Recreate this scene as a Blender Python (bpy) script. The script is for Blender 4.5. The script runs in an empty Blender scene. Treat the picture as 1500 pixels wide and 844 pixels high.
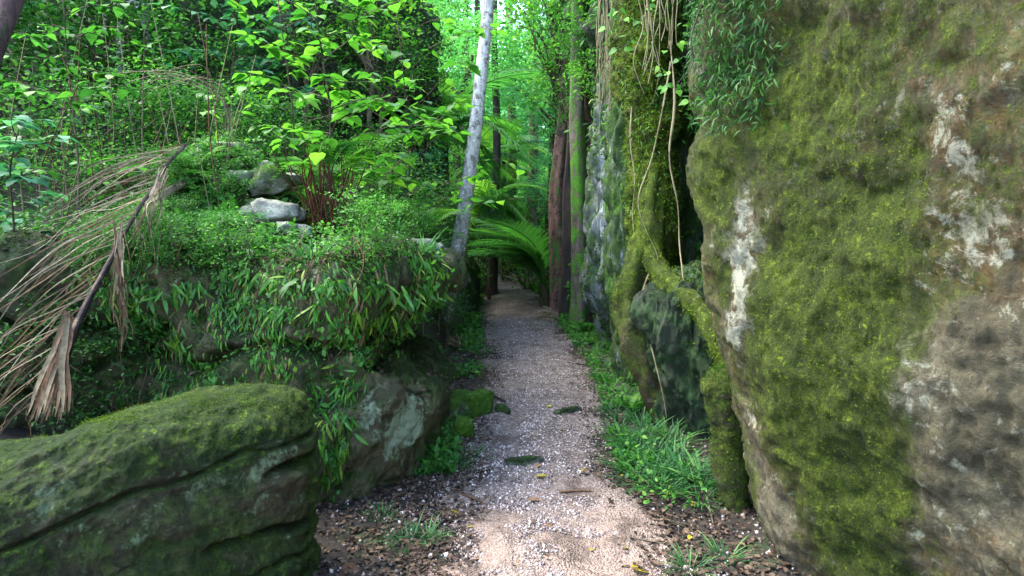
import bpy, math, random
import numpy as np
from mathutils import Vector, Matrix
from mathutils.bvhtree import BVHTree

S = bpy.context.scene
random.seed(11)
rng = np.random.default_rng(11)
R = math.radians

# ------------------------------------------------------------------ camera
F, CX, CY, PITCH, CAMZ = 950.0, 750.0, 422.0, R(4.6), 1.5
cam = bpy.data.cameras.new('camera')
cam.sensor_width = 36
cam.lens = 36 * F / 1500
cam.clip_start = 0.05
cam.clip_end = 1500
camo = bpy.data.objects.new('camera', cam)
S.collection.objects.link(camo)
camo.location = (0, 0, CAMZ)
camo.rotation_euler = (R(90) - PITCH, 0, 0)
S.camera = camo

# ------------------------------------------------------------------ light
SUN_EL, SUN_AZ = 58.0, 285.0       # elevation, compass bearing the light comes from (0 = +Y, clockwise)
W = bpy.data.worlds.new('World')
S.world = W
W.use_nodes = True
nt = W.node_tree
bg = nt.nodes['Background']
sky = nt.nodes.new('ShaderNodeTexSky')
sky.sky_type = 'NISHITA'
sky.sun_disc = False
sky.sun_elevation = R(SUN_EL)
sky.sun_rotation = R(SUN_AZ)
sky.air_density = 1.2
sky.dust_density = 1.5
nt.links.new(sky.outputs[0], bg.inputs[0])
bg.inputs[1].default_value = 0.15
sl = bpy.data.lights.new('sun', 'SUN')
sl.energy = 1.15
sl.angle = R(34.0)
sl.color = (1.0, 0.93, 0.78)
so = bpy.data.objects.new('sun', sl)
S.collection.objects.link(so)
d = Vector((math.sin(R(SUN_AZ)) * math.cos(R(SUN_EL)), math.cos(R(SUN_AZ)) * math.cos(R(SUN_EL)), math.sin(R(SUN_EL))))
so.rotation_euler = d.to_track_quat('Z', 'Y').to_euler()
so.location = (0, 0, 30)
S.view_settings.view_transform = 'Standard'
S.view_settings.look = 'None'
S.view_settings.gamma = 1
S.view_settings.exposure = 3.35
S.render.engine = 'CYCLES'
S.cycles.use_denoising = True
S.cycles.max_bounces = 6
S.cycles.diffuse_bounces = 4
S.cycles.glossy_bounces = 2
S.cycles.transmission_bounces = 4
S.cycles.use_fast_gi = False

# ------------------------------------------------------------------ geometry helpers
CP, SP = math.cos(PITCH), math.sin(PITCH)


def at(px, py, Y):
    """the point at distance Y along +Y seen at a pixel of the 1500x844 photograph"""
    dx, dy = (px - CX) / F, (CY - py) / F
    d = (dx, dy * SP + CP, dy * CP - SP)
    t = Y / d[1]
    return np.array((d[0] * t, Y, CAMZ + d[2] * t))


def ray(px, py):
    dx, dy = (px - CX) / F, (CY - py) / F
    return Vector((dx, dy * SP + CP, dy * CP - SP)).normalized()


def proj(P):
    P = np.atleast_2d(P)
    y, z = P[:, 1], P[:, 2] - CAMZ
    dep = np.maximum(y * CP - z * SP, 1e-3)
    return CX + F * P[:, 0] / dep, CY - F * (y * SP + z * CP) / dep


def xa(px, Y, z):
    return (px - CX) / F * (Y * CP - (z - CAMZ) * SP)


def _h(i, j, k, seed):
    i, j, k = (np.asarray(q).astype(np.int64).view(np.uint64) for q in (i, j, k))
    n = (i * np.uint64(73856093)) ^ (j * np.uint64(19349663)) ^ (k * np.uint64(83492791)) ^ np.uint64(int(seed) * 2654435761 % 4294967296)
    n = n & np.uint64(0xffffffff)
    n = (n ^ (n >> np.uint64(15))) * np.uint64(2246822519) & np.uint64(0xffffffff)
    n = (n ^ (n >> np.uint64(13))) * np.uint64(3266489917) & np.uint64(0xffffffff)
    n = n ^ (n >> np.uint64(16))
    return n.astype(np.float64) / 4294967295.0 * 2 - 1


def vnoise(P, s=1.0, seed=0):
    q = np.asarray(P, float) * s + 1000.0
    i = np.floor(q).astype(np.int64)
    f = q - i
    f = f * f * f * (f * (f * 6 - 15) + 10)
    r = 0
    for a in (0, 1):
        for b in (0, 1):
            for c in (0, 1):
                w = (f[..., 0] if a else 1 - f[..., 0]) * (f[..., 1] if b else 1 - f[..., 1]) * (f[..., 2] if c else 1 - f[..., 2])
                r = r + w * _h(i[..., 0] + a, i[..., 1] + b, i[..., 2] + c, seed)
    return r


def fbm(P, s=1.0, o=4, seed=0, g=0.5):
    r, a = 0, 1.0
    for k in range(o):
        r = r + a * vnoise(P, s, seed + k)
        s *= 2.03
        a *= g
    return r


def sstep(a, b, x):
    t = np.clip((x - a) / (b - a), 0, 1)
    return t * t * (3 - 2 * t)


def mesh_np(name, V, Fc, smooth=True, attrs=None, color=None):
    V = np.ascontiguousarray(V, dtype=np.float32)
    Fc = np.ascontiguousarray(Fc, dtype=np.int32)
    me = bpy.data.meshes.new(name)
    me.vertices.add(len(V))
    me.vertices.foreach_set('co', V.ravel())
    k = Fc.shape[1]
    me.loops.add(Fc.size)
    me.loops.foreach_set('vertex_index', Fc.ravel())
    me.polygons.add(len(Fc))
    me.polygons.foreach_set('loop_start', np.arange(0, Fc.size, k, dtype=np.int32))
    me.polygons.foreach_set('loop_total', np.full(len(Fc), k, dtype=np.int32))
    me.polygons.foreach_set('use_smooth', np.full(len(Fc), smooth, dtype=bool))
    for n, a in (attrs or {}).items():
        at_ = me.attributes.new(n, 'FLOAT', 'POINT')
        at_.data.foreach_set('value', np.ascontiguousarray(a, dtype=np.float32))
    if color is not None:
        ca = me.attributes.new('mask', 'FLOAT_COLOR', 'POINT')
        c4 = np.ones((len(V), 4), np.float32)
        c4[:, :3] = color
        ca.data.foreach_set('color', c4.ravel())
    me.update()
    me.validate()
    return me


COL = S.collection


def thing(name, label, cat, loc=(0, 0, 0), rotz=0, group=None, data=None, mat=None, kind=None):
    o = bpy.data.objects.new(name, data)
    COL.objects.link(o)
    o.location = Vector([float(v) for v in loc])
    o.rotation_euler = (0, 0, rotz)
    if kind:
        o['kind'] = kind
    if label:
        o['label'] = label
    if cat:
        o['category'] = cat
    if group:
        o['group'] = group
    if mat and data and not data.materials:
        data.materials.append(mat)
    return o


def part(name, data, mat, parent, M=None, kind=None, label=None):
    o = bpy.data.objects.new(name, data)
    COL.objects.link(o)
    o.parent = parent
    if M is not None:
        o.matrix_local = M
    if mat and not data.materials:
        data.materials.append(mat)
    if kind:
        o['kind'] = kind
    if label:
        o['label'] = label
    return o


def dup(o, loc, rot, scale, label=None, group=None):
    c = o.copy()
    COL.objects.link(c)
    c.location = Vector([float(v) for v in loc])
    c.rotation_euler = rot if isinstance(rot, tuple) else (0, 0, rot)
    c.scale = (scale,) * 3 if not isinstance(scale, tuple) else scale
    if label:
        c['label'] = label
    if group:
        c['group'] = group
    for ch in list(o.children):
        k = ch.copy()
        COL.objects.link(k)
        k.parent = c
        for g in list(ch.children):
            m = g.copy()
            COL.objects.link(m)
            m.parent = k
    return c


def norm(a):
    return a / np.maximum(np.linalg.norm(a, axis=-1, keepdims=True), 1e-9)


def frame_from(a, n):
    a = norm(a)
    b = norm(np.cross(n, a))
    n = np.cross(b, a) * -1
    n = np.cross(a, b)
    return a, b, n


def batch(tv, tf, pos, along, nrm, scale, wid=1.0):
    """many copies of a small template (x along, y across, z normal) as one vertex and face array"""
    pos, along, nrm = (np.asarray(q, float) for q in (pos, along, nrm))
    N = len(pos)
    a, b, n = frame_from(along, nrm)
    scale = np.broadcast_to(np.asarray(scale, float), (N,))
    wid = np.broadcast_to(np.asarray(wid, float), (N,))
    V = pos[:, None, :] + scale[:, None, None] * (tv[None, :, 0:1] * a[:, None, :] + wid[:, None, None] * tv[None, :, 1:2] * b[:, None, :] + tv[None, :, 2:3] * n[:, None, :])
    Fc = tf[None, :, :] + (np.arange(N) * len(tv))[:, None, None]
    return V.reshape(-1, 3), Fc.reshape(-1, tf.shape[1])


def leafmass(name, tmpl, pos, along, nrm, scale, wid=1.0, origin=None, bias=0.0, clump=None):
    tv, tf = tmpl
    pos = np.asarray(pos, float)
    V, Fc = batch(tv, tf, pos, along, nrm, scale, wid)
    if origin is not None:
        V = V - np.asarray(origin)
    var = rng.random(len(pos))
    if clump is not None:
        var = np.clip(var * .5 + clump * .5, 0, 1)
    return mesh_np(name, V, Fc, True, {'var': np.repeat(np.clip(var + bias, 0, 1), len(tv))})


# leaf templates, all triangles
LITE = (np.array([(0, 0, 0), (.45, .27, .06), (1, 0, -.1), (.45, -.27, .06)]), np.array([(0, 2, 1), (0, 3, 2)]))
BROAD = (np.array([(0, 0, 0), (.3, 0, -.03), (.65, 0, -.05), (1, 0, -.16), (.2, .25, .03), (.58, .29, .02), (.2, -.25, .03), (.58, -.29, .02)]),
         np.array([(0, 1, 4), (1, 5, 4), (1, 2, 5), (2, 3, 5), (0, 6, 1), (1, 6, 7), (1, 7, 2), (2, 7, 3)]))


def strap(nseg=4, w=.09, droop=.35, base=.4, side=0.0):
    v, f = [], []
    for i in range(nseg + 1):
        t = i / nseg
        ww = w * (base + (1 - base) * min(1, t * 3)) * (1 if t < .55 else max(0.03, 1 - ((t - .55) / .45) ** 1.6))
        x, z, y = t * (1 - .12 * droop * t), -droop * t * t, side * t * t
        v += [(x, y + ww, z + ww * .25), (x, y - ww, z + ww * .25)]
        if i:
            k = 2 * i
            f += [(k - 2, k - 1, k + 1), (k - 2, k + 1, k)]
    return np.array(v), np.array(f)


def heart_leaf(seed=0):
    """a broad leaf with a rounded base, drawn-out tip and folded midrib"""
    r = random.Random(seed)
    ts = [0, .06, .2, .38, .58, .78, .92, 1]
    ws = [0, .2, .36, .4, .33, .19, .07, 0]
    droop = r.uniform(.1, .35)
    v, f = [], []
    for t, w in zip(ts, ws):
        z = -droop * t * t
        wv = 0.02 * math.sin(t * 9 + r.random() * 6)
        v += [(t - .06 * (w > .1), w, z + .12 * w + wv), (t, 0, z - .0), (t - .06 * (w > .1), -w, z + .12 * w - wv)]
    for i in range(1, len(ts)):
        k = 3 * i
        f += [(k - 3, k - 2, k + 1), (k - 3, k + 1, k), (k - 2, k - 1, k + 2), (k - 2, k + 2, k + 1)]
    pt = [(-.35, .008, .02), (-.35, -.008, .02), (0, .008, 0), (0, -.008, 0)]
    b = len(v)
    v += pt
    f += [(b, b + 1, b + 3), (b, b + 3, b + 2)]
    return np.array(v), np.array(f)


def tubes(paths, sides=6, flat=None):
    """paths: list of (points, radii); returns V, F(quads)"""
    VV, FF, o = [], [], 0
    ang = np.linspace(0, 2 * math.pi, sides, endpoint=False)
    for pts, rad in paths:
        pts = np.asarray(pts, float)
        n = len(pts)
        rad = np.broadcast_to(np.asarray(rad, float), (n,))
        tan = norm(np.gradient(pts, axis=0))
        ref = np.array((0, 0, 1.0)) if abs(tan[:, 2]).mean() < .8 else np.array((1.0, 0, 0))
        b = norm(np.cross(tan, ref))
        c = np.cross(tan, b)
        V = pts[:, None] + rad[:, None, None] * (np.cos(ang)[None, :, None] * b[:, None] + np.sin(ang)[None, :, None] * c[:, None])
        VV.append(V.reshape(-1, 3))
        i = np.arange(n - 1)[:, None] * sides
        j = np.arange(sides)[None, :]
        j2 = (j + 1) % sides
        FF.append(np.stack([i + j, i + j2, i + sides + j2, i + sides + j], -1).reshape(-1, 4) + o)
        o += n * sides
    return np.concatenate(VV), np.concatenate(FF)


def spline(P, n):
    """Catmull-Rom through P"""
    P = np.asarray(P, float)
    m = len(P)
    if m < 3:
        t = np.linspace(0, 1, n)[:, None]
        return P[0] * (1 - t) + P[-1] * t
    t = np.linspace(0, m - 1 - 1e-6, n)
    i = t.astype(int)
    f = (t - i)[:, None]
    p0, p1, p2, p3 = P[np.maximum(i - 1, 0)], P[i], P[np.minimum(i + 1, m - 1)], P[np.minimum(i + 2, m - 1)]
    return .5 * ((2 * p1) + (-p0 + p2) * f + (2 * p0 - 5 * p1 + 4 * p2 - p3) * f * f + (-p0 + 3 * p1 - 3 * p2 + p3) * f ** 3)


def trunk_mesh(name, pts, r0, r1, n=60, sides=18, flute=.0, seed=0, flare=0.0, org=None, rough=.06):
    P = spline(pts, n)
    tt = np.linspace(0, 1, n)
    rad = r0 + (r1 - r0) * tt + flare * np.exp(-tt * 14)
    V, Fq = tubes([(P, rad)], sides)
    C = np.repeat(P, sides, 0)
    ax = V - C
    ang = np.tile(np.linspace(0, 6.283, sides, endpoint=False), n)
    k = 1 + rough * fbm(V * np.array((1, 1, .35)), 6, 3, seed) + flute * np.sin(ang * 4 + 1.5 * vnoise(V * np.array((0, 0, 1.0)), 1, seed)) * (1 + 1.5 * np.exp(-np.repeat(tt, sides) * 8))
    V = C + ax * k[:, None]
    if org is not None:
        V = V - np.array(org)
    return mesh_np(name, V, Fq)


def bent(a, b, sag=0.0, wob=0.05, n=10, seed=0):
    a, b = np.asarray(a, float), np.asarray(b, float)
    t = np.linspace(0, 1, n)[:, None]
    P = a * (1 - t) + b * t
    L = np.linalg.norm(b - a)
    P[:, 2] += sag * 4 * (t * (1 - t))[:, 0]
    w = np.stack([vnoise(np.stack([t[:, 0] * 3 + seed * 7.3, t[:, 0] * 0 + k * 5, t[:, 0] * 0], -1), 1.0, seed + k) for k in range(3)], -1)
    return P + w * wob * L * np.sin(t * math.pi) + w * wob * L * .3 * (t > 0) * t


# ------------------------------------------------------------------ materials
def new_mat(name):
    m = bpy.data.materials.new(name)
    m.use_nodes = True
    n = m.node_tree
    for x in list(n.nodes):
        n.nodes.remove(x)
    out = n.nodes.new('ShaderNodeOutputMaterial')
    return m, n, out


class NB:
    def __init__(s, n):
        s.n = n
        g = n.nodes.new('ShaderNodeNewGeometry')
        s.pos = g.outputs['Position']
        s.g = g

    def link(s, a, b):
        s.n.links.new(a, b)

    def noise(s, scale, detail=5, rough=.6, vec=None, dist=0.0, stretch=None):
        v = vec or s.pos
        if stretch:
            mp = s.n.nodes.new('ShaderNodeVectorMath')
            mp.operation = 'MULTIPLY'
            mp.inputs[1].default_value = stretch
            s.link(v, mp.inputs[0])
            v = mp.outputs[0]
        t = s.n.nodes.new('ShaderNodeTexNoise')
        t.inputs['Scale'].default_value = scale
        t.inputs['Detail'].default_value = detail
        t.inputs['Roughness'].default_value = rough
        t.inputs['Distortion'].default_value = dist
        s.link(v, t.inputs['Vector'])
        return t.outputs['Fac']

    def voro(s, scale, feature='F1', out='Distance', rnd=1.0):
        t = s.n.nodes.new('ShaderNodeTexVoronoi')
        t.feature = feature
        t.inputs['Scale'].default_value = scale
        t.inputs['Randomness'].default_value = rnd
        s.link(s.pos, t.inputs['Vector'])
        return t.outputs[out]

    def ramp(s, fac, stops):
        r = s.n.nodes.new('ShaderNodeValToRGB')
        while len(r.color_ramp.elements) < len(stops):
            r.color_ramp.elements.new(.5)
        for e, (p, c) in zip(r.color_ramp.elements, stops):
            e.position = p
            e.color = (*c, 1) if not isinstance(c, (int, float)) else (c, c, c, 1)
        s.link(fac, r.inputs[0])
        return r.outputs[0]

    def math(s, op, a, b=0.0, clamp=False):
        m = s.n.nodes.new('ShaderNodeMath')
        m.operation = op
        m.use_clamp = clamp
        for i, v in enumerate((a, b)):
            if isinstance(v, (int, float)):
                m.inputs[i].default_value = v
            else:
                s.link(v, m.inputs[i])
        return m.outputs[0]

    def mix(s, fac, a, b, mode='MIX'):
        m = s.n.nodes.new('ShaderNodeMix')
        m.data_type = 'RGBA'
        m.blend_type = mode
        m.clamp_factor = True
        for sock, v in ((m.inputs[0], fac), (m.inputs[6], a), (m.inputs[7], b)):
            if isinstance(v, tuple):
                sock.default_value = (*v, 1)
            elif isinstance(v, (int, float)):
                sock.default_value = v
            else:
                s.link(v, sock)
        return m.outputs[2]

    def attr(s, name, out='Fac'):
        a = s.n.nodes.new('ShaderNodeAttribute')
        a.attribute_name = name
        return a.outputs[out]

    def sep(s, c):
        m = s.n.nodes.new('ShaderNodeSeparateColor')
        s.link(c, m.inputs[0])
        return m.outputs[0], m.outputs[1], m.outputs[2]

    def bump(s, h, dist, strength=1.0, nrm=None):
        b = s.n.nodes.new('ShaderNodeBump')
        b.inputs['Strength'].default_value = strength
        b.inputs['Distance'].default_value = dist
        s.link(h, b.inputs['Height'])
        if nrm:
            s.link(nrm, b.inputs['Normal'])
        return b.outputs[0]

    def principled(s, col, rough=.8, spec=.3, nrm=None):
        p = s.n.nodes.new('ShaderNodeBsdfPrincipled')
        if isinstance(col, tuple):
            p.inputs['Base Color'].default_value = (*col, 1)
        else:
            s.link(col, p.inputs['Base Color'])
        if isinstance(rough, (int, float)):
            p.inputs['Roughness'].default_value = rough
        else:
            s.link(rough, p.inputs['Roughness'])
        p.inputs['Specular IOR Level'].default_value = spec
        if nrm:
            s.link(nrm, p.inputs['Normal'])
        return p.outputs[0]


def rock_mat(name, s1, s2, moss1, moss2, moss_gain=1.0, lichen=(.55, .56, .48), rust=(.22, .09, .03), bump=.02, vert=1.0):
    m, n, out = new_mat(name)
    b = NB(n)
    mk = b.attr('mask', 'Color')
    am, al, ar = b.sep(mk)
    sv = (1, 1, vert)
    big = b.noise(1.6, 5, .6, stretch=sv)
    med = b.noise(9, 8, .7, stretch=sv)
    fine = b.noise(60, 6, .7)
    st = b.ramp(big, [(.35, s1), (.65, s2)])
    patch = b.noise(16, 9, .78, dist=.5, stretch=sv)
    st = b.mix(b.ramp(med, [(.36, .8), (.56, 0.0)]), st, tuple(c * .3 for c in s1))
    st = b.mix(b.ramp(fine, [(.38, .7), (.56, 0.0)]), st, tuple(c * .35 for c in s2))
    film = b.ramp(b.math('ADD', b.noise(6, 9, .75), b.math('MULTIPLY', b.math('SUBTRACT', am, .4), .25)), [(.44, 0.0), (.56, .8)])
    st = b.mix(film, st, b.ramp(patch, [(.38, tuple(c * .9 for c in moss1)), (.62, tuple(c * .55 for c in moss2))]))
    # rust-brown film
    rf = b.math('ADD', b.math('MULTIPLY', b.noise(5, 8, .72), 1.6), b.math('SUBTRACT', ar, 1.3))
    st = b.mix(b.math('MULTIPLY', b.math('MULTIPLY', b.ramp(rf, [(.0, 0.0), (.25, 1.0)]), b.ramp(patch, [(.42, 0.0), (.56, 1.0)])), .8), st, b.ramp(fine, [(.3, tuple(c * .4 for c in rust)), (.7, rust)]))
    # pale lichen crusts
    lf = b.math('ADD', b.noise(13, 8, .75, dist=.4, stretch=sv), b.math('MULTIPLY', b.math('SUBTRACT', al, .5), .26))
    lic = b.ramp(lf, [(.545, 0.0), (.62, 1.0)])
    fleck = b.ramp(b.noise(38, 6, .8), [(.60, 0.0), (.66, .7)])
    lic = b.math('MAXIMUM', lic, b.math('MULTIPLY', fleck, b.ramp(b.noise(3.1, 4, .6), [(.42, 0.0), (.6, 1.0)])))
    st = b.mix(b.math('MULTIPLY', lic, .85), st, b.ramp(fine, [(.3, tuple(c * .7 for c in lichen)), (.7, lichen)]))
    # moss
    mf = b.math('ADD', b.math('ADD', b.math('MULTIPLY', b.noise(11, 10, .82, dist=.5, stretch=(1, 1, .5 + .5 * vert)), 1.7), b.math('MULTIPLY', b.noise(2.6, 5, .6), 1.3)), b.math('SUBTRACT', b.math('MULTIPLY', am, .95 * moss_gain), 1.93))
    mfac = b.ramp(mf, [(.0, 0.0), (.26, 1.0)])
    mc = b.ramp(b.noise(22, 8, .75), [(.3, moss1), (.48, tuple((x * .6 + y * .4) for x, y in zip(moss1, moss2))), (.68, moss2)])
    mc = b.mix(b.ramp(b.noise(2.2, 4, .6), [(.35, .6), (.65, 0.0)]), mc, tuple(c * .45 for c in moss1))
    mc = b.mix(b.ramp(b.noise(120, 4, .7), [(.35, .75), (.6, 0.0)]), mc, tuple(c * .25 for c in moss1))
    mc = b.mix(b.ramp(b.noise(9, 7, .75), [(.36, .8), (.5, 0.0)]), mc, tuple(c * .4 for c in moss1))
    mc = b.mix(b.ramp(b.noise(28, 7, .8, dist=.3), [(.56, 0.0), (.66, .75)]), mc, tuple(c * 1.5 for c in moss2))
    col = b.mix(mfac, st, mc)
    h1 = b.math('ADD', b.math('MULTIPLY', med, .9), b.math('ADD', b.math('MULTIPLY', patch, .8), b.math('MULTIPLY', fine, .35)))
    h2 = b.math('MULTIPLY', mfac, b.math('ADD', b.math('MULTIPLY', b.noise(70, 5, .8), .9), .35))
    h = b.math('ADD', h1, h2)
    nrm = b.bump(h, bump, 1.0)
    n.links.new(b.principled(col, b.ramp(mfac, [(0, .62), (1, .95)]), .25, nrm), out.inputs[0])
    return m


def leaf_mat(name, c1, c2, c3=None, trans=.4, rough=.55, spec=.22, tgain=1.7):
    m, n, out = new_mat(name)
    b = NB(n)
    oi = n.nodes.new('ShaderNodeObjectInfo')
    v = b.math('FRACT', b.math('ADD', b.attr('var'), oi.outputs['Random']))
    stops = [(0, c1), (.75, c2), (1, c3 or c2)]
    col = b.ramp(v, stops)
    col = b.mix(b.ramp(b.noise(35, 3, .6), [(.3, .45), (.6, 0.0)]), col, tuple(c * .5 for c in c1))
    p = b.principled(col, rough, spec)
    t = n.nodes.new('ShaderNodeBsdfTranslucent')
    n.links.new(b.mix(1.0, col, (tgain * .85, tgain, tgain * .6), 'MULTIPLY'), t.inputs[0])
    mx = n.nodes.new('ShaderNodeMixShader')
    mx.inputs[0].default_value = trans
    n.links.new(p, mx.inputs[1])
    n.links.new(t.outputs[0], mx.inputs[2])
    n.links.new(mx.outputs[0], out.inputs[0])
    return m


def bark_mat(name, c1, c2, moss=None, moss_amt=.4, spot=None, scale=14, lichen=None):
    m, n, out = new_mat(name)
    b = NB(n)
    v = b.noise(scale, 7, .7, stretch=(1, 1, .22))
    col = b.ramp(v, [(.32, c1), (.66, c2)])
    if spot:
        col = b.mix(b.ramp(b.noise(9, 6, .7), [(.5, 0.0), (.6, .85)]), col, spot)
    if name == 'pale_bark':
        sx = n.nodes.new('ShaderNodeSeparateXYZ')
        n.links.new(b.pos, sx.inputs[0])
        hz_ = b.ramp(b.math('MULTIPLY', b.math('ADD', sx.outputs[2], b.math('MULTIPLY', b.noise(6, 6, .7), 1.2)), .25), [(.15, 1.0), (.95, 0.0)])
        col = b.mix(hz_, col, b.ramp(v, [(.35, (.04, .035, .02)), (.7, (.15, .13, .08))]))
    if lichen:
        col = b.mix(b.ramp(b.noise(24, 5, .7), [(.55, 0.0), (.62, .8)]), col, lichen)
    h = v
    if moss:
        mf = b.ramp(b.math('ADD', b.noise(5, 8, .75, stretch=(1, 1, .5)), moss_amt - .5), [(.48, 0.0), (.56, 1.0)])
        mc = b.ramp(b.noise(60, 5, .75), [(.32, tuple(c * .3 for c in moss)), (.66, moss)])
        col = b.mix(mf, col, mc)
        h = b.math('ADD', v, b.math('MULTIPLY', mf, b.noise(70, 4, .7)))
    n.links.new(b.principled(col, .85, .2, b.bump(h, .02, 1.0)), out.inputs[0])
    return m


def dry_mat(name, c1, c2, scale=30, trans=.1):
    m, n, out = new_mat(name)
    b = NB(n)
    oi = n.nodes.new('ShaderNodeObjectInfo')
    v = b.math('FRACT', b.math('ADD', b.attr('var'), oi.outputs['Random']))
    col = b.mix(v, c1, c2)
    col = b.mix(b.ramp(b.noise(scale, 5, .7), [(.35, .7), (.6, 0.0)]), col, tuple(c * .35 for c in c1))
    p = b.principled(col, .7, .2)
    t = n.nodes.new('ShaderNodeBsdfTranslucent')
    n.links.new(col, t.inputs[0])
    mx = n.nodes.new('ShaderNodeMixShader')
    mx.inputs[0].default_value = trans
    n.links.new(p, mx.inputs[1])
    n.links.new(t.outputs[0], mx.inputs[2])
    n.links.new(mx.outputs[0], out.inputs[0])
    return m


MG1, MG2 = (.018, .045, .006), (.11, .17, .012)
M_big = rock_mat('big_boulder_stone', (.06, .050, .022), (.155, .135, .085), (.030, .052, .004), (.15, .20, .010), 1.0, lichen=(.34, .34, .25), rust=(.10, .052, .012), bump=.034)
M_low = rock_mat('low_boulder_stone', (.04, .038, .016), (.085, .075, .032), (.014, .036, .005), (.10, .17, .010), 1.0, lichen=(.17, .23, .12), rust=(.05, .04, .012), bump=.034)
M_fern = rock_mat('fern_boulder_stone', (.045, .040, .018), (.13, .12, .06), (.010, .028, .006), (.07, .13, .012), .95, lichen=(.24, .30, .19), bump=.024)
M_grey = rock_mat('pale_cliff_stone', (.12, .14, .135), (.24, .26, .26), (.02, .06, .012), (.10, .22, .02), .9, lichen=(.32, .36, .37), rust=(.13, .07, .03), bump=.02, vert=.22)
M_cliff = rock_mat('dark_cliff_stone', (.05, .05, .04), (.12, .13, .10), (.012, .04, .010), (.07, .15, .015), 1.0, lichen=(.30, .36, .32), bump=.03)
M_green = rock_mat('green_slab_stone', (.025, .035, .02), (.06, .085, .05), (.012, .045, .012), (.05, .12, .02), 1.0, lichen=(.10, .16, .11), bump=.03, vert=.3)
M_rubble = rock_mat('rubble_stone', (.16, .16, .12), (.34, .34, .28), (.03, .09, .01), (.14, .30, .02), .9, lichen=(.6, .62, .55), bump=.015)

M_root = rock_mat('mossy_root_bark', (.03, .02, .01), (.07, .05, .025), (.03, .055, .004), (.15, .21, .012), 1.0, lichen=(.16, .17, .10), bump=.02)
L_lime = leaf_mat('lime_leaf', (.035, .14, .018), (.10, .28, .03), (.17, .34, .04), .42)
L_mid = leaf_mat('mid_green_leaf', (.022, .09, .018), (.06, .20, .03), (.12, .27, .03), .4)
L_blue = leaf_mat('blue_green_leaf', (.02, .10, .045), (.05, .20, .09), (.12, .30, .16), .35)
L_dark = leaf_mat('dark_green_leaf', (.010, .045, .010), (.035, .12, .02), (.08, .2, .03), .3)
L_strap = leaf_mat('strap_fern_leaf', (.018, .10, .012), (.08, .26, .02), (.26, .34, .03), .35, spec=.45)
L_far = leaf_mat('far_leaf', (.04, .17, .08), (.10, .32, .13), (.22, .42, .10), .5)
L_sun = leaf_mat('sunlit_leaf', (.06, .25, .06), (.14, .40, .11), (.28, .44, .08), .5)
L_palm = leaf_mat('palm_leaf', (.035, .14, .03), (.09, .26, .04), (.18, .36, .05), .5)
L_moss = leaf_mat('moss_tuft', (.030, .06, .003), (.09, .15, .008), (.15, .20, .010), .3, rough=.8, spec=.1)
L_mossd = leaf_mat('dark_moss_tuft', (.012, .035, .005), (.035, .08, .008), (.10, .16, .012), .3, rough=.8, spec=.1)
L_grass = leaf_mat('grass_blade', (.012, .06, .022), (.04, .15, .04), (.12, .24, .06), .35)
D_straw = dry_mat('dry_straw', (.09, .065, .035), (.32, .25, .155))
D_brown = dry_mat('dry_brown', (.07, .035, .018), (.22, .13, .07))
D_litter = dry_mat('litter', (.02, .014, .012), (.13, .085, .055))
D_red = dry_mat('red_brown_stem', (.05, .018, .010), (.14, .05, .02))
D_yellow = dry_mat('yellow_leaf', (.35, .28, .02), (.5, .45, .05), trans=.3)
B_white = bark_mat('pale_bark', (.24, .21, .19), (.66, .64, .60), None, spot=(.10, .08, .06), lichen=(.62, .66, .68), scale=18)
B_dark = bark_mat('dark_bark', (.018, .014, .012), (.06, .045, .04), (.03, .08, .015), .42)
B_red = bark_mat('reddish_bark', (.03, .018, .016), (.15, .085, .075), (.04, .14, .02), .46, spot=(.012, .010, .010))
B_moss = bark_mat('mossy_bark', (.04, .03, .026), (.20, .15, .14), (.10, .30, .025), .53, spot=(.10, .06, .055))
B_root = bark_mat('root_bark', (.012, .010, .005), (.05, .035, .016), (.07, .11, .012), .50)
B_vine = bark_mat('vine_bark', (.10, .08, .04), (.26, .23, .13), (.08, .13, .02), .42, scale=30)
B_brown = bark_mat('brown_bark', (.04, .03, .02), (.13, .10, .06), (.03, .08, .015), .45)
B_black = bark_mat('black_rachis', (.008, .006, .007), (.06, .042, .035), scale=22, spot=(.12, .085, .06))

# ------------------------------------------------------------------ terrain
PATHY = [1.0, 2.6, 4.0, 5.2, 6.6, 9.0, 13.6, 18, 22, 30, 45]
PATHX = [.20, .22, .15, .22, .30, .22, .02, -.10, -.25, -.9, -3]
PATHW = [.54, .50, .46, .47, .50, .55, .60, .58, .5, .7, .7]


def pathx(y):
    return np.interp(y, PATHY, PATHX)


def ground_h(x, y):
    x, y = np.asarray(x, float), np.asarray(y, float)
    P = np.stack([x, y, 0 * x], -1)
    left = pathx(y) - x
    right = x - pathx(y)
    a = sstep(.98, 1.75, left) * sstep(4.0, 5.6, y)
    bank = a * (1.15 + .42 * np.clip(y - 5.4, 0, 12) + .22 * np.clip(y - 17.4, 0, 30) + .35 * np.clip(left - 2.2, 0, 12))
    bank *= 1 - .75 * sstep(9, 16, y) * sstep(5.5, 2.0, left)
    nearl = sstep(1.8, 3.2, left) * sstep(5.6, 3.2, y) * .5
    r = sstep(1.6, 3.2, right) * (1.5 + .5 * np.clip(right - 2, 0, 20))
    far = .12 * np.clip(y - 26, 0, 200)
    h = bank + nearl + r + far
    h = np.minimum(h, 26)
    h = h + .04 * fbm(P, 1.1, 4, 5) * (0.35 + np.clip(h, 0, 1.5)) + .015 * fbm(P, 6, 3, 9)
    return h


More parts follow.
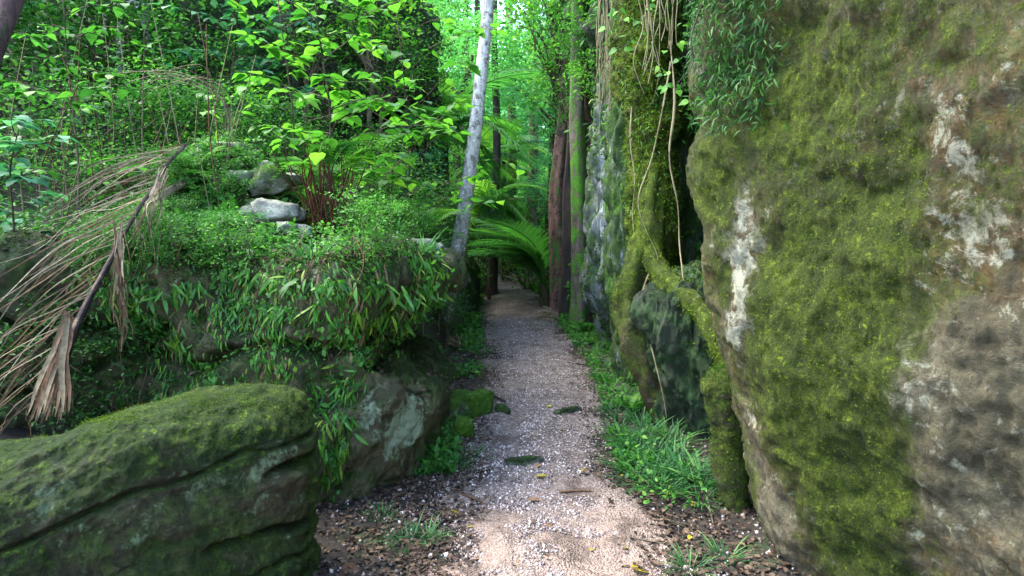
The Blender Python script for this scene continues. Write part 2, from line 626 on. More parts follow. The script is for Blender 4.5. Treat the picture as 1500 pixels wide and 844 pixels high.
def axis_coords(lo, hi, near_lo, near_hi, step, growth=1.13):
    c = list(np.arange(near_lo, near_hi, step))
    s, v = step, near_hi
    while v < hi:
        c.append(v)
        s *= growth
        v += s
    c.append(hi)
    s, v = step, near_lo
    neg = []
    while v > lo:
        s *= growth
        v -= s
        neg.append(max(v, lo))
    return np.array(sorted(set(neg + c)))


gx = axis_coords(-400, 400, -3.0, 2.2, .045)
gy = axis_coords(-400, 700, 1.8, 8.0, .05, 1.035)
X, Yg = np.meshgrid(gx, gy)
Z = ground_h(X, Yg)
GV = np.stack([X, Yg, Z], -1).reshape(-1, 3)
i = np.arange(len(gy) - 1)[:, None] * len(gx)
j = np.arange(len(gx) - 1)[None, :]
GF = np.stack([i + j, i + j + 1, i + len(gx) + j + 1, i + len(gx) + j], -1).reshape(-1, 4)

m, n, out = new_mat('forest_soil')
b = NB(n)
c = b.ramp(b.noise(7, 8, .75), [(.3, (.007, .006, .005)), (.55, (.024, .019, .015)), (.75, (.050, .038, .029))])
c = b.mix(b.ramp(b.noise(60, 5, .8), [(.54, 0.0), (.7, .6)]), c, (.11, .09, .07))
c = b.mix(b.ramp(b.noise(1.8, 6, .7), [(.52, 0.0), (.62, .7)]), c, (.025, .06, .012))
n.links.new(b.principled(c, .75, .3, b.bump(b.noise(45, 6, .8), .02)), out.inputs[0])
M_soil = m
me = mesh_np('ground', GV, GF)
ground = thing('ground', 'dark soil of the forest floor rising into the bank on the left', None, data=me, mat=M_soil, kind='structure')

m, n, out = new_mat('gravel')
b = NB(n)
vc = b.voro(85, out='Color')
r_, g_, b_ = b.sep(vc)
c = b.ramp(r_, [(.0, (.07, .055, .05)), (.45, (.24, .19, .175)), (.8, (.44, .38, .36)), (1, (.64, .60, .58))])
c = b.mix(b.ramp(b.voro(85), [(.25, 0.0), (.6, .8)]), c, (.05, .035, .03))
c = b.mix(b.ramp(b.noise(2.6, 7, .72), [(.42, .5), (.56, 0.0)]), c, (.10, .078, .068))
sx = n.nodes.new('ShaderNodeSeparateXYZ')
n.links.new(b.pos, sx.inputs[0])
sand = b.ramp(b.math('MULTIPLY', b.math('ADD', sx.outputs[1], b.math('MULTIPLY', b.noise(2.5, 6, .7), 1.6)), .1), [(.40, .8), (.50, 0.0)])
c = b.mix(sand, c, b.ramp(b.noise(90, 5, .8), [(.3, (.10, .068, .05)), (.55, (.235, .172, .135)), (.75, (.44, .37, .32))]))
c = b.mix(b.ramp(b.noise(4.2, 9, .8, dist=.6), [(.42, .8), (.52, 0.0)]), c, (.06, .042, .032))
n.links.new(b.principled(c, .7, .3, b.bump(b.math('ADD', b.math('SUBTRACT', 1.0, b.voro(85)), b.noise(20, 4, .7)), .012)), out.inputs[0])
M_gravel = m
py_ = np.concatenate([np.arange(.6, 9, .04), np.geomspace(9, 45, 160)])
pu = np.linspace(-1.35, 1.35, 66)
U, YY = np.meshgrid(pu, py_)
XX = pathx(YY) + U * np.interp(YY, PATHY, PATHW)
PP = np.stack([XX, YY, 0 * XX], -1)
edge = 1 - np.abs(U) ** 2.2
ZZ = ground_h(XX, YY) + .03 * edge + .022 * fbm(PP, 3.0, 4, 21) * (edge < .85) + .006 * fbm(PP, 12, 3, 3) + .004
PV = np.stack([XX, YY, ZZ], -1).reshape(-1, 3)
i = np.arange(len(py_) - 1)[:, None] * len(pu)
j = np.arange(len(pu) - 1)[None, :]
PF = np.stack([i + j, i + j + 1, i + len(pu) + j + 1, i + len(pu) + j], -1).reshape(-1, 4)
thing('path', 'pale crushed gravel footpath running between the rocks', None, data=mesh_np('path', PV, PF), mat=M_gravel, kind='structure')


def path_z(x, y):
    e = 1 - np.abs((x - pathx(y)) / np.interp(y, PATHY, PATHW)) ** 2.2
    return ground_h(x, y) + .03 * np.clip(e, 0, 1) + .004


# ------------------------------------------------------------------ rocks
BV = {}
ROCK = {}
EYE = Vector((0, 0, CAMZ))


def build_rock(name, label, levels, mat, nu=260, nv=120, disp=None, weights=None, dome=.15, base=.5, blobs=(), seed=0, mossup=.5, cat='boulder', group=None, amp=.06, parent=None, register=None, lichen=.3, rust=.3, invert_bottom=False, tilt=None):
    K = len(levels[0][1])
    L = [(z, np.array(p, float)) for z, p in levels]
    zt, pt = L[-1]
    cen = pt.mean(0)
    if dome is not None:
        L += [(zt + dome * .45, cen + (pt - cen) * .86), (zt + dome * .8, cen + (pt - cen) * .55), (zt + dome, cen + (pt - cen) * .2), (zt + dome, cen + (pt - cen) * .01)]
    if invert_bottom:
        zb, pb = L[0]
        cb = pb.mean(0)
        L = [(zb - .1, cb + (pb - cb) * .02), (zb - .08, cb + (pb - cb) * .6)] + L
    A = np.array([np.concatenate([p, np.full((K, 1), z)], 1) for z, p in L])     # (levels, K, 3)
    rows = []
    seg = np.array([np.linalg.norm((A[k + 1] - A[k]), axis=1).mean() + .02 for k in range(len(A) - 1)])
    cum = np.concatenate([[0], np.cumsum(seg)]) / seg.sum()
    tl = np.interp(np.linspace(0, 1, nv), cum, np.arange(len(A)))
    tl = np.clip(tl, 0, len(A) - 1 - 1e-6)
    i0 = tl.astype(int)
    f = (tl - i0)[:, None, None]
    g = lambda q: A[np.clip(q, 0, len(A) - 1)]
    p0, p1, p2, p3 = g(i0 - 1), g(i0), g(i0 + 1), g(i0 + 2)
    C = .5 * ((2 * p1) + (-p0 + p2) * f + (2 * p0 - 5 * p1 + 4 * p2 - p3) * f * f + (-p0 + 3 * p1 - 3 * p2 + p3) * f ** 3)
    w = np.array(weights if weights else [1] * K, float)
    cw = np.concatenate([[0], np.cumsum(w)]) / w.sum()
    tu = np.interp(np.linspace(0, 1, nu, endpoint=False), cw, np.arange(K + 1))
    k0 = tu.astype(int) % K
    f = (tu - tu.astype(int))[None, :, None]
    h = lambda q: C[:, q % K]
    p0, p1, p2, p3 = h(k0 - 1), h(k0), h(k0 + 1), h(k0 + 2)
    P = .5 * ((2 * p1) + (-p0 + p2) * f + (2 * p0 - 5 * p1 + 4 * p2 - p3) * f * f + (-p0 + 3 * p1 - 3 * p2 + p3) * f ** 3)

    def normals(P):
        du = np.roll(P, -1, 1) - np.roll(P, 1, 1)
        dv = np.gradient(P, axis=0)
        return norm(np.cross(du, dv))
    N = normals(P)
    if (N[:, :, :2] * (P - P.mean((0, 1)))[:, :, :2]).sum() < 0:
        N = -N
        flip = True
    else:
        flip = False
    dd = amp * fbm(P, 1.3, 3, seed) + amp * .35 * fbm(P, 5, 4, seed + 20, .55)
    if disp:
        dd = dd + disp(P, N)
    P = P + N * dd[..., None]
    if tilt:
        P[..., 2] = P[..., 2] + tilt(P)
    N = normals(P) * (-1 if flip else 1)
    i = np.arange(nv - 1)[:, None] * nu
    j = np.arange(nu)[None, :]
    j2 = (j + 1) % nu
    Fq = np.stack([i + j, i + j2, i + nu + j2, i + nu + j], -1).reshape(-1, 4)
    if flip:
        Fq = Fq[:, ::-1]
    V = P.reshape(-1, 3)
    Nn = N.reshape(-1, 3)
    tree = BVHTree.FromPolygons([tuple(v) for v in V[::1]], [tuple(q) for q in Fq]) if blobs or register else None
    mask = np.zeros((len(V), 3))
    mask[:, 0] = base + mossup * np.clip(Nn[:, 2], -.6, 1)
    mask[:, 1] = lichen
    mask[:, 2] = rust
    for (px, py, rad, ch, val) in blobs:
        hit = tree.ray_cast(EYE, ray(px, py))[0]
        if hit is None:
            continue
        if isinstance(rad, tuple):
            rh, rv = rad
        else:
            rh = rv = rad
        dv_ = V - np.array(hit)
        q = (dv_[:, 0] ** 2 + dv_[:, 1] ** 2) / rh ** 2 + dv_[:, 2] ** 2 / rv ** 2
        mask[:, ch] += val * np.exp(-q)
    mask = np.clip(mask, -.25, 1.15)
    org = V[: nu].mean(0)
    me = mesh_np(name, V - org, Fq, True, color=mask)
    if parent is None:
        o = thing(name, label, cat, org, data=me, mat=mat, group=group)
    else:
        o = part(name, me, mat, parent, Matrix.Translation(Vector(org) - parent.location))
    key = register or name
    BV[key] = tree
    ROCK[key] = (V, Nn, mask)
    return o


def crackline(P, z0, slope, wave, depth, width, seed, xr=None):
    """an inward notch that follows a wavering bedding line"""
    zz = P[..., 2] - (z0 + slope * P[..., 0]) - wave * fbm(P * np.array((1, 1, .3)), 2.2, 3, seed)
    k = np.exp(-(zz / width) ** 2)
    g = sstep(-.25, .25, vnoise(P, 1.7, seed + 3) + .15)
    if xr:
        g = g * sstep(xr[0], xr[0] + .15, P[..., 0]) * sstep(xr[1], xr[1] - .15, P[..., 0])
    return -depth * 1.25 * k * g


# big boulder on the right, leaning over the path
zs = [-.25, .2, .6, 1.0, 1.5, 2.0, 2.5, 3.2, 4.0]
ex = [1.36, 1.20, 1.09, .99, .95, .87, .86, .93, 1.15]
p1 = [1.62, 1.50, 1.36, 1.24, 1.20, 1.14, 1.10, 1.08, 1.2]
p2 = [1.85, 1.72, 1.62, 1.52, 1.45, 1.38, 1.34, 1.32, 1.4]
p3 = [2.1, 2.0, 1.95, 1.85, 1.78, 1.7, 1.68, 1.65, 1.7]
lv = []
for k, z in enumerate(zs):
    lv.append((z, [(ex[k], 3.0), (p1[k], 2.3), (p2[k], 1.5), (p3[k], .6), (2.4, -.6), (3.6, -1.0), (4.4, 1.5), (3.8, 3.4), (2.4, 3.9), (ex[k] + .35, 3.7)]))


def disp_big(P, N):
    d = .009 * fbm(P * np.array((1, 1, .8)), 7, 6, 77, .7) - .010 * sstep(.3, .6, fbm(P * np.array((1, 1, 1.8)), 12, 3, 79))
    d = d + .018 * np.abs(fbm(P, 2.2, 3, 41)) + .006 * np.abs(fbm(P, 30, 3, 45))
    d = d - .05 * np.exp(-((P[..., 2] - 2.15 + .25 * (P[..., 1] - 2.8)) / .12) ** 2) * sstep(2.2, 2.9, P[..., 1])
    return d


build_rock('boulder', 'huge moss-covered boulder filling the right side and leaning over the path', lv, M_big, 620, 360, disp_big,
           [4, 5, 5, 2, .3, .3, .3, .3, .6, 2], dome=.4, base=.50, seed=3, mossup=.25, amp=.06, lichen=.38, rust=.62, register='big', blobs=[
               (1220, 520, (.33, .38), 0, .9), (1250, 740, (.25, .45), 0, .75), (1120, 560, (.15, .25), 0, .1), (1060, 420, .10, 0, .5), (1180, 430, .22, 0, .35), (1030, 250, .15, 0, .35),
               (1078, 430, (.06, .2), 0, -.4), (1095, 330, (.05, .15), 0, -.3), (1130, 760, (.14, .3), 0, -.7), (1100, 640, (.10, .2), 0, -.6), (1160, 844, .2, 0, -.6), (1420, 700, (.22, .5), 0, -.8), (1470, 560, .3, 0, -.6), (1340, 800, .12, 0, -.3),
               (1390, 230, (.07, .20), 0, -.4), (1390, 230, (.08, .20), 1, .38), (1440, 330, .12, 1, .5), (1085, 440, (.07, .2), 1, .75), (1090, 350, (.08, .25), 1, .5), (1230, 640, .03, 1, .9), (1240, 765, .035, 1, .9),
               (1400, 600, .4, 2, -.5), (1120, 760, (.2, .4), 2, -.5), (1200, 150, .5, 2, .1), (1440, 100, .5, 2, .15), (1150, 120, .3, 0, .2), (1300, 330, .3, 0, .2), (1250, 60, .3, 0, .2), (1150, 380, .1, 2, .4), (1250, 250, .4, 0, .12), (1450, 80, .5, 2, .15), (1480, 300, .2, 2, .4), (1060, 330, (.07, .2), 1, .5), (1070, 500, (.06, .2), 1, .6), (1105, 600, (.06, .2), 1, .4), (1040, 300, .08, 0, .4), (1050, 520, .06, 0, .4), (1470, 280, .2, 2, .4), (1330, 560, .12, 1, .4), (1290, 130, .2, 1, .25), (1200, 310, .2, 1, .25)])

# low boulder in the left foreground
zs = [-.3, .1, .42, .62, .74, .80]
lv = []
sh = [0, .0, .0, .015, .06, .13]
for k, z in enumerate(zs):
    s = sh[k]
    lv.append((z, [(-.87 - s * .6, 2.75), (-.93 - s * .7, 2.5 + s * .6), (-1.25 - s * .3, 2.24 + s), (-1.65 - s * .3, 2.02 + s), (-2.3, 1.80 + s), (-3.0, 1.9), (-3.0, 2.3 - s), (-2.0, 2.6 - s), (-1.35, 2.85 - s * .8), (-.98 - s * .6, 2.95 - s * .4)]))


def disp_low(P, N):
    d = .022 * np.abs(fbm(P * np.array((1, 1, 1.6)), 4, 4, 17, .6)) + .007 * fbm(P, 22, 4, 19, .6)
    for z0, sl, w, dp, wd, sd, xr in ((.60, .04, .05, .09, .017, 1, (-1.4, -.7)), (.40, .20, .05, .06, .013, 2, None), (.33, .16, .05, .05, .010, 3, None), (.12, .24, .06, .05, .014, 4, None),
                                      (.80, .16, .04, .035, .010, 6, None), (.44, .10, .05, .07, .014, 7, (-1.2, -.7)), (.18, .1, .05, .08, .016, 8, (-1.3, -.7)), (1.0, .28, .05, .03, .010, 9, None)):
        d = d + crackline(P, z0, sl, w, dp, wd, sd, xr)
    return d


build_rock('boulder', 'low rounded boulder with green moss and slanting cracks in the left foreground', lv, M_low, 640, 230, disp_low,
           [2.5, 4, 5, 4, 1, .5, .5, .8, 1, 1.5], dome=.06, base=.68, seed=8, mossup=.35, amp=.022, tilt=lambda P: -.17 * sstep(-1.3, -1.9, P[..., 0]) * np.clip(P[..., 2], 0, 1), lichen=.35, rust=.45, register='low', blobs=[
               (370, 590, .22, 0, .7), (330, 600, .2, 0, .4), (395, 700, .12, 0, -.7), (420, 700, (.1, .25), 0, -.5), (400, 660, .09, 1, .7), (350, 620, .10, 1, .7), (270, 610, .08, 1, .5), (200, 590, .1, 1, .5), (60, 720, .1, 1, .5), (300, 700, .1, 1, .5), (410, 760, .15, 2, .5), (130, 700, .4, 0, -.3), (250, 760, .25, 0, -.2)])

# tall fern-clad boulder behind it
zs = [-.3, .0, .3, .55, .78, .92, 1.05, 1.2, 1.3]
rx = [-.66, -.62, -.47, -.44, -.74, -.84, -.66, -.52, -.56]
lv = []
for k, z in enumerate(zs):
    x = rx[k]
    xb = x - .05 + (.10 if z > 1.1 else 0) - (.12 if .7 < z < 1 else 0)
    lv.append((z, [(x, 4.3), (x - .10, 3.9), (-.85, 3.62), (-1.2, 3.5), (-1.7, 3.62), (-2.4, 3.75), (-3.2, 3.5), (-4.2, 3.8), (-4.0, 5.3), (-2.4, 5.6), (-1.2, 5.5), (xb, 5.1)]))


def disp_fern(P, N):
    d = .05 * np.abs(fbm(P, 3, 4, 57, .6)) + .01 * fbm(P, 20, 3, 19)
    d = d + crackline(P, .98, .10, .16, .10, .03, 14) + crackline(P, .72, -.12, .15, .12, .03, 15) + .09 * fbm(P, 2.4, 2, 59)
    return d


build_rock('boulder', 'tall dark boulder clad in hanging strap ferns behind the low cracked boulder', lv, M_fern, 520, 200, disp_fern,
           [3, 4, 4, 3, 3, 2, 1, .5, .5, 1, 1, 2], dome=.15, base=.36, seed=31, mossup=.4, amp=.07, lichen=.3, rust=.4, register='fern', blobs=[
               (590, 590, .25, 0, -.15), (560, 620, .25, 0, -.3), (600, 600, .14, 1, .8), (575, 640, .14, 1, .7), (540, 600, .12, 1, .5), (610, 640, .12, 1, .6), (560, 700, .15, 0, -.3), (620, 470, .12, 0, -.4)])

lv = []
for z, x0, x1, y0, y1 in ((1.0, -3.5, -.95, 4.45, 6.4), (1.3, -3.3, -1.05, 4.6, 6.3), (1.55, -3.15, -1.4, 4.8, 6.2), (1.8, -3.0, -1.75, 5.0, 6.1), (2.02, -2.9, -2.05, 5.2, 6.0)):
    lv.append((z, [(x1, y0 + .6), (x1 - .25, y0 + .15), ((x0 + x1) / 2, y0), (x0 + .3, y0 + .15), (x0, y0 + .7), (x0 + .3, y1), ((x0 + x1) / 2, y1), (x1 - .1, y1 - .3)]))
build_rock('mound', 'overgrown earthy mound rising behind the top of the tall dark boulder', lv, M_fern, 260, 110, lambda P, N: .10 * np.abs(fbm(P, 3, 4, 157, .6)),
           [3, 3, 3, 2, 1, .5, .5, 1], dome=.15, base=.7, seed=131, mossup=.4, amp=.09, cat='mound', register='mound')

# right-hand side, behind the big boulder
zs = [-.3, 0, .4, .75, 1.0, 1.12]
ex = [1.38, 1.33, 1.17, 1.05, 1.04, 1.12]
lv = [(z, [(e, 5.1), (e + .12, 4.75), (e + .4, 4.6), (2.2, 4.6), (2.4, 5.6), (1.6, 5.9), (e + .2, 5.6)]) for z, e in zip(zs, ex)]
build_rock('rock_slab', 'greenish upright slab behind the arching root right of the path', lv, M_green, 260, 150, lambda P, N: .09 * np.abs(fbm(P * np.array((1, 1, .3)), 5, 4, 53, .6)) + .015 * fbm(P, 18, 3, 54), [3, 4, 3, 1, .5, .5, 2],
           dome=.1, base=.35, seed=51, mossup=.2, amp=.05, cat='rock', register='slab', blobs=[(975, 500, .15, 0, -.2), (1020, 540, .15, 0, .2)])
zs = [1.15, 1.3, 1.7, 2.3, 3.0, 3.8, 5.0]
lv = []
for z, l, r_ in zip(zs, (945, 938, 932, 925, 922, 925, 925), (968, 985, 990, 985, 985, 1000, 1010)):
    a, c_ = xa(l, 5.7, z), xa(r_, 5.6, z)
    lv.append((z, [(a, 5.75), ((a + c_) / 2 - .03, 5.5), (c_, 5.65), (c_ + .1, 6.4), ((a + c_) / 2 + .1, 6.7), (a + .05, 6.3)]))
build_rock('rock_rib', 'narrow hanging rib of rock thick with yellow-green moss above the arching root', lv, M_big, 200, 300, lambda P, N: .05 * np.abs(fbm(P, 5, 4, 61, .6)), [3, 3, 3, 1, 1, 2],
           dome=.2, base=.85, seed=55, mossup=.2, amp=.07, cat='rock', register='rib', invert_bottom=True, lichen=.4)
zs = [-.3, 0, .8, 1.6, 2.4, 3.0, 3.6]
lv = []
for z, l in zip(zs, (905, 900, 880, 872, 866, 880, 905)):
    a = xa(l, 8.6, z)
    lv.append((z, [(a, 8.6), (a + .22, 7.6), (a + .5, 7.1), (a + 1.2, 7.0), (a + 1.6, 8), (a + 1.2, 9.6), (a + .25, 9.6)]))
build_rock('rock_wall', 'pale grey rock wall with green streaks between the mossy rib and the tree trunks', lv, M_grey, 300, 220,
           lambda P, N: .22 * np.abs(fbm(P * np.array((1, 1, .18)), 3.2, 4, 71, .6)) - .05, [4, 4, 3, 1, .5, .5, 2], dome=.2, base=.5, seed=63, mossup=.2, amp=.08, cat='rock', register='wall', lichen=.45, blobs=[(905, 220, .3, 0, .3), (880, 300, (.2, .5), 0, -.5), (885, 300, (.2, .4), 1, .3), (885, 240, .15, 1, .6)])
zs = [-.3, 0, .8, 1.6, 2.4, 3.0, 3.8]
lv = []
for z, l in zip(zs, (930, 925, 915, 912, 908, 915, 925)):
    a = xa(l, 6.4, z)
    lv.append((z, [(a, 6.6), (a + .10, 6.3), (a + .3, 6.2), (a + 1.2, 6.3), (a + 1.2, 7), (a + .12, 7.1)]))
build_rock('rock_wall', 'narrow pale flute of rock between the grey wall and the yellow-green mossy rib', lv, M_grey, 200, 220,
           lambda P, N: .12 * np.abs(fbm(P * np.array((1, 1, .2)), 5, 4, 171, .6)), [4, 4, 2, .5, .5, 2], dome=.2, base=.75, seed=163, mossup=.2, amp=.06, cat='rock', register='flute', lichen=.5)
zs = [-.5, 0, 1.2, 2.5, 3.6, 4.8, 6.5, 8.0]
of = [.35, .3, .25, .30, .15, .0, -.05, .3]
lv = [(z, [(1.75 + o_, 5.2), (1.55 + o_, 7.5), (1.25 + o_, 10.5), (1.15 + o_, 13), (1.3 + o_, 16), (2.5 + o_, 19), (6, 18), (7, 10), (5, 4.4), (2.8, 4.0)]) for z, o_ in zip(zs, of)]
build_rock('cliff', 'dark mossy rock face rising behind the trunks on the right', lv, M_cliff, 420, 260,
           lambda P, N: .25 * np.abs(fbm(P * np.array((1, 1, .4)), 1.4, 5, 81, .6)), [3, 3, 3, 2, 1, .4, .3, .3, .5, 2], dome=.5, base=.55, seed=73, mossup=.3, amp=.2, cat='cliff', register='face')
# thin mossy pillar beside the big boulder
lv = [(z, [(x, 3.55), (x + .05, 3.42), (x + .14, 3.45), (x + .16, 3.6), (x + .08, 3.7)]) for z, x in zip((-.2, .0, .2, .4, .55, .68), (1.17, 1.16, 1.14, 1.12, 1.10, 1.08))]
build_rock('rock_pillar', 'thin mossy pillar of rock squeezed against the foot of the huge boulder', lv, M_big, 90, 150, lambda P, N: .02 * np.abs(fbm(P, 12, 3, 91)), dome=.08, base=.7, seed=91, amp=.03, cat='rock', register='pillar')
# left side further on
zs = [-.3, .2, .8, 1.3, 1.9, 2.4]
of = [0, .05, .12, 0, -.1, -.35]
lv = [(z, [(-.98 + o_, 10.2), (-1.1 + o_, 9.2), (-1.6, 8.8), (-2.6, 9), (-2.8, 11), (-1.6, 12), (-1.0 + o_, 11.4)]) for z, o_ in zip(zs, of)]
build_rock('boulder', 'blue-grey mossy rock block just left of the leaning pale trunk', lv, M_grey, 220, 140, lambda P, N: .10 * np.abs(fbm(P, 2.5, 4, 95, .6)), [3, 3, 2, .5, .5, 1, 2],
           dome=.3, base=.55, seed=99, mossup=.5, amp=.08, register='blk', lichen=.5)
zs = [-.3, .3, .8, 1.1]
lv = [(z, [(-.72 + o_, 13.0), (-.8 + o_, 12.2), (-1.4, 12.0), (-2.2, 13), (-1.8, 15.5), (-.9 + o_, 15)]) for z, o_ in zip(zs, (0, .0, -.05, -.2))]
build_rock('boulder', 'mossy rock at the left edge of the far path behind the leaning trunk', lv, M_cliff, 120, 80, None, dome=.25, base=.8, seed=101, amp=.1, register='blk2')
zs = [1.6, 2.2, 2.8, 3.4, 4.2, 5.2]
lv = [(z, [(-1.5 + o_, 9.6), (-2.1, 8.9 - .25 * (o_ > .1)), (-2.9, 8.6), (-3.9, 8.4), (-5, 9), (-5, 11), (-2.2, 11.5), (-1.5 + o_, 10.6)]) for z, o_ in zip(zs, (-.2, -.1, -.25, .15, .2, -.1))]
build_rock('rock_ledge', 'overhanging ledge with a dark hollow on the bank behind the lime sapling', lv, M_cliff, 260, 150,
           lambda P, N: .15 * np.abs(fbm(P, 1.8, 4, 105, .6)) - .35 * np.exp(-((P[..., 2] - 3.05) / .22) ** 2), [3, 3, 3, 3, .5, .5, .5, 1], dome=.3, base=.5, seed=103, mossup=.5, amp=.15, cat='rock', register='ledge')


def hit(px, py, keys=None):
    """first registered rock behind a pixel"""
    best = None
    dr = ray(px, py)
    for k in (keys or BV):
        if BV[k] is None:
            continue
        h = BV[k].ray_cast(EYE, dr)
        if h[0] is not None and (best is None or h[3] < best[3]):
            best = h
    return best


def stone(name, label, c, r, mat, seed, cat='stone', group=None, flat=.6, moss=.4, rot=0):
    nu, nv = 28, 16
    th = np.linspace(0, 2 * math.pi, nu, endpoint=False)[None, :]
    ph = np.linspace(-math.pi / 2 + .01, math.pi / 2 - .01, nv)[:, None]
    P = np.stack([np.cos(ph) * np.cos(th), np.cos(ph) * np.sin(th), np.sin(ph) + 0 * th], -1)
    q = np.sign(P) * np.abs(P) ** .72
    q = q * (1 + .28 * fbm(P, 1.2, 3, seed)[..., None])
    for kk in range(5):
        dn = norm(np.array((math.sin(seed * 3 + kk * 2.1), math.cos(seed * 5 + kk * 1.7), .4 * math.sin(seed + kk * 2.9))))
        ex_ = (q * dn).sum(-1) - .80
        q = q - np.clip(ex_, 0, None)[..., None] * dn
    q = q + .07 * fbm(q, 3.5, 3, seed + 9)[..., None] * P
    r = np.array(r if isinstance(r, tuple) else (r, r * .8, r * flat))
    q = q * r
    cr, sr = math.cos(rot), math.sin(rot)
    q = np.stack([q[..., 0] * cr - q[..., 1] * sr, q[..., 0] * sr + q[..., 1] * cr, q[..., 2]], -1)
    i = np.arange(nv - 1)[:, None] * nu
    j = np.arange(nu)[None, :]
    Fq = np.stack([i + j, i + (j + 1) % nu, i + nu + (j + 1) % nu, i + nu + j], -1).reshape(-1, 4)
    V = q.reshape(-1, 3)
    mk = np.zeros((len(V), 3))
    mk[:, 0] = moss + .5 * np.clip(V[:, 2] / r[2], -1, 1)
    mk[:, 1] = .4
    mk[:, 2] = .3
    return thing(name, label, cat, c, data=mesh_np(name, V, Fq, True, color=mk), mat=mat, group=group)


def on_ground(px, py):
    """ground point seen at a pixel (walk the ray)"""
    dr = ray(px, py)
    t = 1.5
    for _ in range(4000):
        p = EYE + dr * t
        if p.z < float(path_z(p.x, p.y)):
            return np.array(p)
        t += .01
    return np.array(EYE + dr * t)


p = on_ground(690, 612)
stone('stone', 'larger bright-moss stone beside the left edge of the path', p + (-.02, .1, .08), (.20, .15, .13), M_rubble, 3, moss=1.15, rot=.4)
p = on_ground(678, 637)
stone('stone', 'small round green-moss stone in front of the larger mossy stone', p + (0, 0, .05), (.10, .08, .08), M_rubble, 5, moss=1.15)
p = on_ground(655, 622)
stone('stone', 'pale grey lichened stone between the fern boulder and the mossy stones', p + (0, .1, .07), (.17, .11, .10), M_rubble, 7, moss=.3, rot=.2)
p = on_ground(735, 603)
stone('stone', 'dark green flat stone at the left edge of the path beside a root', p + (0, 0, .015), (.06, .09, .035), M_cliff, 9, moss=.8, rot=.3)
p = on_ground(768, 678)
stone('stone', 'dark low stone sunk crosswise in the near gravel', p + (0, 0, .0), (.13, .045, .035), M_cliff, 11, moss=.1, rot=.12)
p = on_ground(832, 603)
stone('stone', 'long dark stone sunk diagonally in the right half of the path', p + (0, 0, .0), (.16, .04, .035), M_cliff, 13, moss=.2, rot=.55)
def on_top(px, py, Y, r):
    p = at(px, py, Y)
    zz = [BV[q].ray_cast(Vector((p[0], p[1], 6)), Vector((0, 0, -1)))[0] for q in ('fern', 'mound')]
    zz = [q.z for q in zz if q is not None]
    if zz:
        p[2] = max(zz) + r * .30
    return p


# rubble on the bank
pts = [(395, 300, 5.2, .17), (365, 288, 5.2, .14), (425, 312, 5.0, .15), (400, 338, 4.9, .15), (372, 320, 5.1, .10), (440, 345, 4.9, .10), (385, 355, 4.9, .12), (350, 262, 5.5, .11), (335, 240, 5.7, .12), (415, 280, 5.4, .10), (425, 370, 4.8, .10), (388, 262, 5.6, .11)]
for k, (px, py, Y, r) in enumerate(pts):
    stone('rock', 'pale broken rock in the pile on the bank left of the red-stemmed fern', on_top(px + 10 * math.sin(k * 5), py, Y - .1, r * 2.2), (r * (1 + .3 * math.sin(k * 3)), r * .8, r * (.5 + .2 * math.cos(k * 4))), M_rubble, 40 + k, 'rock', 'broken rocks piled on the bank', moss=-.15 + .5 * (k % 4 == 0), rot=k * 1.1)
pts = [(607, 385, 4.62, .16, 'largest pale flat stone on the outer corner of the fern boulder'), (636, 380, 4.75, .10, 'small grey stone at the very corner of the fern boulder top'), (570, 392, 4.45, .09, 'small flat stone left of the largest pale corner stone'),
       (600, 365, 5.1, .11, 'grey stone lying behind the largest pale corner stone'), (545, 372, 5.0, .10, 'half-buried grey stone right of the red fern stems')]
for k, (px, py, Y, r, lab) in enumerate(pts):
    stone('rock', lab, on_top(px, py, Y, r), (r * 1.15, r * .8, r * .48), M_rubble, 60 + k, 'rock', None, moss=-.2, rot=.5 + k)

# ------------------------------------------------------------------ moss fuzz and small plants on the rocks
def surf_sample(key, n, accept, seed=0):
    V, N, mk = ROCK[key]
    r = np.random.default_rng(seed)
    vis = ((V - np.array(EYE)) * N).sum(1) < .25
    idx = np.nonzero(vis)[0]
    idx = r.choice(idx, n)
    P, Nn, m_ = V[idx], N[idx], mk[idx]
    ok = accept(P, Nn, m_) > r.random(n)
    P = P[ok] + r.normal(0, .006, (ok.sum(), 3))
    return P, Nn[ok], m_[ok]


def fuzz(key, n, size, mat, parent_name, seed, thr=.55):
    # noise matches nothing in the shader; it simply makes raised cushions
    P, N, mk = surf_sample(key, n, lambda P, N, m_: sstep(thr - .15, thr + .25, m_[:, 0] + .45 * fbm(P, 4, 3, 7)), seed)
    r = np.random.default_rng(seed + 1)
    al = N * .7 + r.normal(0, .7, P.shape)
    me = leafmass('moss', LITE, P, al, N + r.normal(0, .4, P.shape), size * r.uniform(.5, 1.4, len(P)))
    return me


rocks = {o.get('label', ''): o for o in S.objects if o.type == 'MESH'}


def rock_obj(substr):
    return [o for l, o in rocks.items() if substr in l][0]


for key, sub, n, size, mat in (('big', 'huge moss', 150000, .0060, L_moss), ('low', 'low rounded', 110000, .0045, L_moss), ('fern', 'tall dark', 40000, .016, L_mossd),
                               ('rib', 'narrow hanging', 26000, .022, L_moss), ('slab', 'greenish', 10000, .02, L_mossd), ('wall', 'pale grey rock wall', 22000, .035, L_mossd), ('pillar', 'thin mossy', 7000, .011, L_mossd), ('face', 'dark mossy rock face', 30000, .06, L_mid), ('blk', 'blue-grey', 14000, .045, L_mid), ('ledge', 'overhanging', 16000, .05, L_mid)):
    o = rock_obj(sub)
    me = fuzz(key, n, size, mat, o.name, 200 + n, {'big': .66, 'low': .95}.get(key, .5))
    part('moss', me, mat, o, Matrix.Translation(-o.location), kind='stuff')

